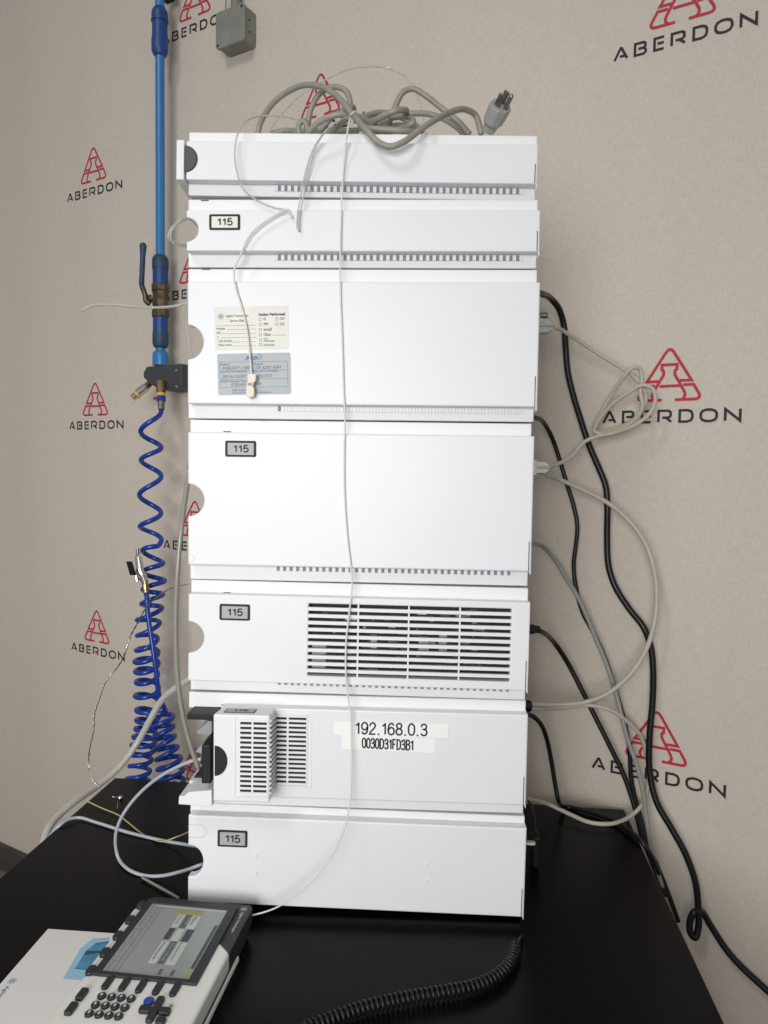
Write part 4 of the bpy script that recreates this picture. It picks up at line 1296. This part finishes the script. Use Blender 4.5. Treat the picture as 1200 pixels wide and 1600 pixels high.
# black outlet block
def bp(u, v, o_):
    return iv @ pt(u, v, 'W', o_)
pz1, pz0 = pz(572), pz(609)
a = bp(226, 590, .06)
MB().prism([(bp(223.5, 583, .062).dot(WD), pz(582)), (bp(229, 575, .062).dot(WD), pz(573)), (bp(284, 574, .062).dot(WD), pz(573)), (bp(284, 606, .062).dot(WD), pz(609)), (bp(250, 611, .062).dot(WD), pz(611)), (bp(236, 603, .062).dot(WD), pz(602)), (bp(224, 591, .062).dot(WD), pz(590))],
           WN * (bp(250, 590, .010).dot(WN)), WD, Z, WN * 0.052).build('outlet_block', 'dkgrey', pipe, bevel=0.002)
for u, v in ((276, 579), (276, 604)):
    q = bp(u, v, .0625)
    MB().lathe(q, WN, [(0, .0026), (.0012, .0026), (.0018, .0012)], 12).build('block_screw', 'chrome', pipe)
def seg(u0, v0, o0, u1, v1, o1, prof, name, m, parent=pipe, sides=14):
    A, B = bp(u0, v0, o0), bp(u1, v1, o1)
    L_ = (B - A).length
    return MB().lathe(A, B - A, [(f * L_, r) for f, r in prof], sides).build(name, m, parent)
seg(235, 598, .055, 227, 606, .066, [(0, .0065), (1, .0065)], 'side_nipple', 'brass', sides=6)
q = seg(229, 604, .064, 207, 622, .085, [(0, .0068), (.1, .0082), (.75, .0080), (.8, .0066), (1, .0066)], 'side_coupler', 'metal')
seg(214.8, 615.6, .0776, 212, 618, .0803, [(0, .0084), (1, .0084)], 'coupler_band', 'yellow', q)
seg(251.5, 596, .068, 251.5, 612, .072, [(0, .0085), (.3, .0092), (1, .0085)], 'outlet_nipple', 'brass')
q = seg(251.5, 611, .072, 252, 640, .078, [(0, .0078), (.5, .0076), (.55, .0066), (1, .0058)], 'hose_coupler', 'dullmetal')
seg(251.6, 615, .0728, 251.6, 619, .0736, [(0, .0081), (1, .0081)], 'coupler_band', 'yellow', q)
seg(252, 620, .074, 252, 627, .0755, [(0, .0083), (1, .0083)], 'coupler_sleeve', 'hose', q)
seg(246, 623, .078, 240.5, 622, .080, [(0, .0026), (1, .0026)], 'release_button', 'redplastic', q, 10)
# wall clip at the top
a = bp(266, 6, .02)
MB().obox(a - WD * .008, WD * .022, WN * .045, Z * .03).build('wall_clip', 'black', pipe, bevel=0.002)

# coiled blue hose: down in stretched coils, round a bend below the table top, up again to the blow gun
ch = empty('coiled_air_hose', pt(236, 860, 'W', .09))
tag(ch, 'dark blue coiled air hose hanging from the outlet block to behind the table', 'hose')
iv = Matrix.Translation(ch.location).inverted()
ctr = [(236, 668), (235.5, 700), (235.5, 800), (237, 860), (241, 900), (238, 940), (231, 980), (229, 1030), (230, 1080), (232, 1110), (228, 1140), (222, 1175), (216, 1215), (212, 1250)]


def cu_at(v, tab):
    for (u0, v0), (u1, v1) in zip(tab, tab[1:]):
        if v <= v1:
            return u0 + (u1 - u0) * (v - v0) / (v1 - v0)
    return tab[-1][0]


hp = [iv @ pt(251.8, 640, 'W', .078), iv @ pt(251, 646, 'W', .082), iv @ pt(247, 651, 'W', .088)]
v, ph = 655.0, 0.35
while v < 1250:
    pitch = 52 if v < 850 else (27 if v < 960 else (20.5 if v < 1105 else 15.5))
    rad = .0185 if v < 960 else .0205
    for _ in range(1):
        c_ = iv @ pt(cu_at(v, ctr), v, 'W', .095)
        wob = 1 + .07 * math.sin(v * .093) + .05 * math.sin(v * .041 + 1)
        hp.append(c_ + (WD * math.cos(ph) + WN * math.sin(ph)) * rad * wob + Z * .0035 * math.cos(ph + v * .02) * (v > 850))
    ph += 2 * math.pi / 16
    v += pitch / 16 * (1 + .22 * math.sin(v * .057 + 2))
MB().tube(spline(hp, 2), .0046, 8).build('hose_coil', 'hose', ch, smooth=True)
# return side
ctr2 = [(250, 1105), (254, 1140), (262, 1180), (270, 1220), (276, 1260)]
hp = [iv @ pt(u, v, 'W', o_) for u, v, o_ in ((229, 925, .135), (231, 960, .135), (237, 1000, .135), (244, 1050, .135), (249, 1090, .13))]
v, ph = 1110.0, 0.3
while v < 1255:
    c_ = iv @ pt(cu_at(v, ctr2), v, 'W', .11)
    hp.append(c_ + (WD * math.cos(ph) + WN * math.sin(ph)) * (.0195 + .0018 * math.sin(v * .08)) + Z * (0.006 + .003 * math.sin(v * .05)) * math.cos(ph))
    ph += 2 * math.pi / 16
    v += 16.5 / 16
MB().tube(spline(hp, 2), .0046, 8).build('hose_coil', 'hose', ch, smooth=True)
gun = empty('air_blow_gun', pt(226, 900, 'W', .135))
tag(gun, 'chrome blow gun with black trigger hanging on the blue coiled hose', 'blow gun')
iv = Matrix.Translation(gun.location).inverted()
GO = .135
seg(228.5, 930, GO, 226.5, 908, GO, [(0, .0045), (.35, .0042), (.4, .0058), (.8, .0058), (.85, .0048), (1, .0048)], 'brass_fitting', 'brass', gun, 10)
seg(227, 910, GO, 217.5, 889, GO, [(0, .0062), (.5, .0078), (1, .0070)], 'gun_body', 'metal', gun)
seg(219, 893, GO, 215.2, 866, GO, [(0, .0060), (.1, .0066), (.85, .0062), (1, .0035)], 'gun_handle', 'chrome', gun)
seg(215.6, 868, GO, 214.8, 857, GO, [(0, .0032), (1, .0030)], 'gun_tip', 'dullmetal', gun, 10)
seg(221, 905, GO + .006, 211, 893, GO + .010, [(0, .0035), (1, .0030)], 'trigger_pivot', 'dullmetal', gun, 10)
A, B = bp(210.5, 898, GO + .012), bp(204.5, 877, GO + .012)
MB().obox(A - WD * .004, WD * .0085, WN * .008, B - A).build('trigger', 'black', gun, bevel=0.0012)
seg(214.5, 908, GO + .008, 212, 894, GO + .008, [(0, .0034), (1, .0030)], 'trigger_link', 'metal', gun, 10)

# ================================================================== JUNCTION BOX
jb_c = pt(359, 42, 'W', .034)
jb = empty('junction_box', (jb_c.x, jb_c.y, jb_c.z), (0, 0, WT))
tag(jb, 'grey square junction box with conduit high on the wall', 'junction box')
ivj = (Matrix.Translation(jb.location) @ Matrix.Rotation(WT, 4, 'Z')).inverted()
a, b = ivj @ pt(336.5, 74, 'W', .034), ivj @ pt(381.5, 5, 'W', .034)
x0_, x1_ = a.x, b.x
zt = (ivj @ pt(359, 11, 'W', .034)).z
zb_ = (ivj @ pt(359, 70, 'W', .034)).z
MB().prism(rrect(x0_ + .0015, zb_ + .0015, x1_ - .0015, zt - .0015, .006), (0, .0335, 0), X, Z, Y * -.027).build('box_body', 'box', jb, bevel=0.001)
MB().prism(rrect(x0_, zb_, x1_, zt, .007), (0, .0065, 0), X, Z, Y * -.0065).build('box_lid', 'box', jb, bevel=0.0018, seg=3)
for x, z in ((x0_ + .006, zb_ + .006), (x1_ - .006, zt - .006)):
    MB().lathe((x, .0005, z), -Y, [(0, .0026), (.0008, .0026), (.0009, .0014)], 12).build('lid_screw', 'cavity', jb)
for k, f in enumerate((.3, .62)):
    MB().box(x1_ - .0016, x1_ - .0009, .014, .017, zb_ + (zt - zb_) * f, zb_ + (zt - zb_) * f + .003).build('knockout_mark', 'cavity', jb)
MB().lathe(((x0_ + x1_) / 2 - .002, .018, zt - .002), Z, [(0, .0085), (.16, .0085)], 18).build('conduit', 'box', jb, smooth=False)
MB().lathe(((x0_ + x1_) / 2 - .020, .012, zt - .001), Z, [(0, .0032), (.003, .0032), (.0035, .0012), (.14, .0012)], 10).build('earth_wire', 'metal', jb)

# ================================================================== HANDHELD CONTROLLER
DZ = 0.030
dev_yaw = R(-4.63)
d0_ = pt(237.5, 1412.5, 'D', DZ)
ctl = empty('handheld_controller', (d0_.x, d0_.y, 0), (0, 0, dev_yaw))
tag(ctl, 'ivory handheld controller with grey screen and keypad at the front left', 'controller')
ivc = (Matrix.Translation(ctl.location) @ Matrix.Rotation(dev_yaw, 4, 'Z')).inverted()


def D(u, v, z=DZ):
    p = ivc @ pt(u, v, 'D', z)
    return (p.x, p.y)


SW, SH = 0.0782, 0.1004
BX0, BX1, BT = -0.0105, 0.0985, 0.0155
BH = -0.275
ZB = 0.0105
# body outline (ivory) with the charcoal head
MB().prism([(BX0 - .004, BH), (BX1, BH), (BX1 + .001, -.058), (BX1 - .012, -.046), (BX0 + .006, -.046 + .001), (BX0 - .0045, -.12)], (0, 0, ZB), X, Y, Z * (DZ - ZB - .0008)) .build('body', 'devwhite', ctl, bevel=0.003, seg=3)
MB().prism([(BX0 - .0045, -.10), (BX0 + .03, -.10), (BX0 + .03, .004), (BX0 + .0035, .004), (BX0 - .0045, -.008)], (0, 0, ZB + .0003), X, Y, Z * (DZ - ZB - .0014)).build('side_panel', 'devwhite', ctl, bevel=0.002)
head = MB().prism(rrect(BX0 + .003, -.062, BX1 + .001, BT, .005), (0, 0, ZB + .0012), X, Y, Z * (DZ - ZB - .0026)).build('head', 'bezel', ctl, bevel=0.002, seg=3)
# bezel frame round the recessed screen
f_ = 0.0085
mb = MB()
mb.box(-f_ * .75, SW + f_, -SH - f_ * .55, -SH, DZ - .002, DZ + .0015)
mb.box(-f_ * .75, 0, -SH, .0, DZ - .002, DZ + .0015)
mb.box(SW, SW + f_, -SH, .0, DZ - .002, DZ + .0015)
mb.box(-f_ * .75, SW + f_, .0, .006, DZ - .002, DZ + .0015)
mb.build('screen_bezel', 'bezel', ctl, bevel=0.0005)
scr = MB().box(0, SW, -SH, 0, DZ - .001, DZ + .0004).build('screen', 'lcd', ctl)
ZS = DZ + .0005


def srect(x0, y0, x1, y1, m, z=0.0, name='screen_print'):
    MB().box(SW * x0, SW * x1, -SH * y1, -SH * y0, ZS - .0001 + z, ZS + .00005 + z).build(name, m, scr)


def sline(x0, y0, x1, y1, m='lcd_ln', wd=.0004):
    MB().stroke([(SW * x0, -SH * y0), (SW * x1, -SH * y1)], wd, (0, 0, ZS + .0001), X, Y).build('screen_print', m, scr)


srect(.08, .015, .985, .03, 'lcd_lt')
srect(.385, .06, .70, .115, 'lcd_yl')
srect(.43, .13, .515, .33, 'lcd_lt')
srect(.53, .13, .60, .33, 'lcd_ln')
srect(.615, .13, .72, .33, 'lcd_lt')
srect(.43, .345, .50, .51, 'lcd_dk')
srect(.53, .345, .62, .52, 'lcd_lt')
srect(.65, .345, .74, .52, 'lcd_dk')
srect(.44, .53, .53, .84, 'lcd_lt')
srect(.55, .53, .62, .84, 'lcd_ln')
srect(.64, .53, .75, .84, 'lcd_lt')
srect(.935, .87, .985, .985, 'lcd_yl')
srect(.945, .25, .985, .86, 'lcd_dk')
srect(.62, .90, .66, .97, 'lcd_ln')
srect(.76, .90, .80, .97, 'lcd_ln')
sline(.115, .03, .115, .99)
sline(.17, .03, .17, .99)
for k in range(1, 5):
    sline(.0, k * .2, .115, k * .2)
dn, rt = Vector((0, -1, 0)), Vector((-1, 0, 0))
for k in range(5):
    text('screen_text', ('Settings', 'Status', 'Control', 'Analysis', 'Views')[k], (SW * .04, -SH * (.03 + k * .2), ZS), dn, X, 'lcd_ln', scr, width=SH * .13, height=.0016, off=.0002)
for x, y, wd_, tx in ((.45, .15, .13, 'Pump'), (.64, .15, .13, 'Flow'), (.46, .55, .24, 'Pressure'), (.66, .55, .24, 'Injector'), (.57, .16, .12, 'Ready'), (.57, .56, .24, 'Not ready')):
    text('screen_text', tx, (SW * x, -SH * y, ZS), dn, X, 'lcd_ln' if x not in (.57,) else 'lcd_lt', scr, width=SH * wd_, height=.0026, off=.0003)
# brand lettering and sun mark on the head, reading down the right edge
bx_ = SW + f_ + .0055
mb = MB()
sun_mark(mb, Vector((bx_, .0065, DZ - .0011)), X, Y, .0038)
mb.build('sun_mark', 'logo_w', head)
text('head_lettering', 'Agilent Technologies', (bx_ - .0014, .0015, DZ - .0014), dn, X, 'logo_w', head, width=.032, height=.0034, off=.0003, bold=.01)
# grips: side keys on the left, soft keys below the screen
for k in range(5):
    y = -.004 - k * .0242
    MB().prism(rrect(-.0036, -.0056, .0036, .0056, .003), (BX0 + .0012, y, DZ - .002), X, Y, Z * .0042).build('side_key', 'key', ctl, bevel=0.0008)
for k in range(5):
    x = .012 + k * .0148
    MB().prism(rrect(-.0030, -.0085, .0030, .0065, .0028), (x, -SH - f_ - .003, DZ - .002), X, Y, Z * .0036).build('soft_key', 'key', ctl, bevel=0.0007)
# keypad
for r0 in range(3):
    for c0 in range(4):
        x, y = D(459.0 / 3 + 6 + c0 * 15.3 - r0 * 9.8, 1556.5 + r0 * 13.8 + c0 * 1.4)
        MB().lathe((x, y, DZ - .001), Z, [(0, .0036), (.0018, .0036), (.0025, .0030), (.0027, .0018)], 16).build('number_key', 'key', ctl)
        MB().box(x - .0009, x + .0009, y - .0013, y + .0013, DZ + .0017, DZ + .00185).build('key_mark', 'lcd_lt', ctl)
for u, v in ((127.5, 1555), (110.5, 1577.5)):
    x, y = D(u, v)
    MB().prism(rrect(-.0028, -.0062, .0034, .0062, .0012), (x, y, DZ - .001), X, Y, Z * .0036).build('mode_key', 'key', ctl, bevel=0.0007)
x, y = D(232.5, 1565.5)
MB().lathe((x, y, DZ - .001), Z, [(0, .0043), (.0022, .0043), (.003, .0036), (.0033, .002)], 18).build('blue_key', 'bluekey', ctl)
for u, v, a_, b_ in ((249, 1567, .003, .0052), (227, 1579, .0050, .0034), (242, 1579.5, .0032, .0034), (257, 1582, .0048, .0034), (236, 1591, .003, .0052), (251, 1597, .0038, .0036)):
    x, y = D(u, v)
    MB().prism(rrect(-a_, -b_, a_, b_, min(a_, b_) * .6), (x, y, DZ - .001), X, Y, Z * .0036).build('arrow_key', 'key', ctl, bevel=0.0007)
x, y = D(267, 1571)
MB().lathe((x, y, DZ - .001), Z, [(0, .0013), (.0016, .0012)], 12).build('status_lamp', 'lcd_yl', ctl)
# darker underside rail along the right edge
MB().box(BX1 - .006, BX1 - .0005, BH + .01, .006, .0012, ZB + .002).build('under_rail', 'bezel', ctl, bevel=0.0015)
MB().box(BX1 - .004, BX1 + .0012, BH + .01, -.03, .0012, .0065).build('under_rail_cap', 'devwhite', ctl, bevel=0.0012)

# ================================================================== WHITE BOOKLET under the controller
BZ = 0.0085
b0 = pt(75, 1451, 'D', BZ)
b1 = pt(0, 1546, 'D', BZ)
b2 = pt(178, 1458, 'D', BZ)
byaw = math.atan2(b2.y - b0.y, b2.x - b0.x)
bk = empty('booklet', (b0.x, b0.y, 0), (0, 0, byaw))
tag(bk, 'white booklet with a blue printed picture under the handheld controller', 'booklet')
ivb = (Matrix.Translation(bk.location) @ Matrix.Rotation(byaw, 4, 'Z')).inverted()
MB().box(0, .19, -.24, 0, BZ - .0008, BZ).build('cover_sheet', 'book', bk, bevel=0.0003)
MB().box(.001, .189, -.239, -.001, .0016, BZ - .0009).build('page_block', 'paper', bk)
MB().box(0, .19, -.24, 0, .0006, .0015).build('back_sheet', 'book', bk, bevel=0.0003)


def B2(u, v):
    p = ivb @ pt(u, v, 'D', BZ)
    return (p.x, p.y)


for poly, m_, dz in (([(98, 1530), (126, 1482), (145, 1467), (172, 1465), (160, 1490), (130, 1532)], 'cyan1', .0002), ([(117, 1514), (134, 1487), (150, 1474), (172, 1471), (150, 1500), (136, 1516)], 'cyan3', .0003),
                      ([(118, 1513), (130, 1493), (158, 1489), (137, 1515)], 'cyan2', .0004), ([(136, 1486), (150, 1475), (170, 1473), (160, 1486)], 'cyan2', .0004)):
    MB().prism([B2(u, v) for u, v in poly], (0, 0, BZ + dz - .0001), X, Y, Z * .0001).build('cover_picture', m_, bk)
mb = MB()
x, y = B2(19, 1533)
sun_mark(mb, Vector((x, y, BZ + .0002)), X, Y, .0042)
mb.build('sun_mark', 'bluink', bk)
x, y = B2(8, 1541)
dd = Vector((*B2(-22, 1580), 0)) - Vector((x, y, 0))
dd.normalize()
text('cover_lettering', 'Agilent Technologies', (x, y, BZ), dd, Vector((-dd.y, dd.x, 0)), 'bluink', bk, width=.05, height=.0045, off=.0003)
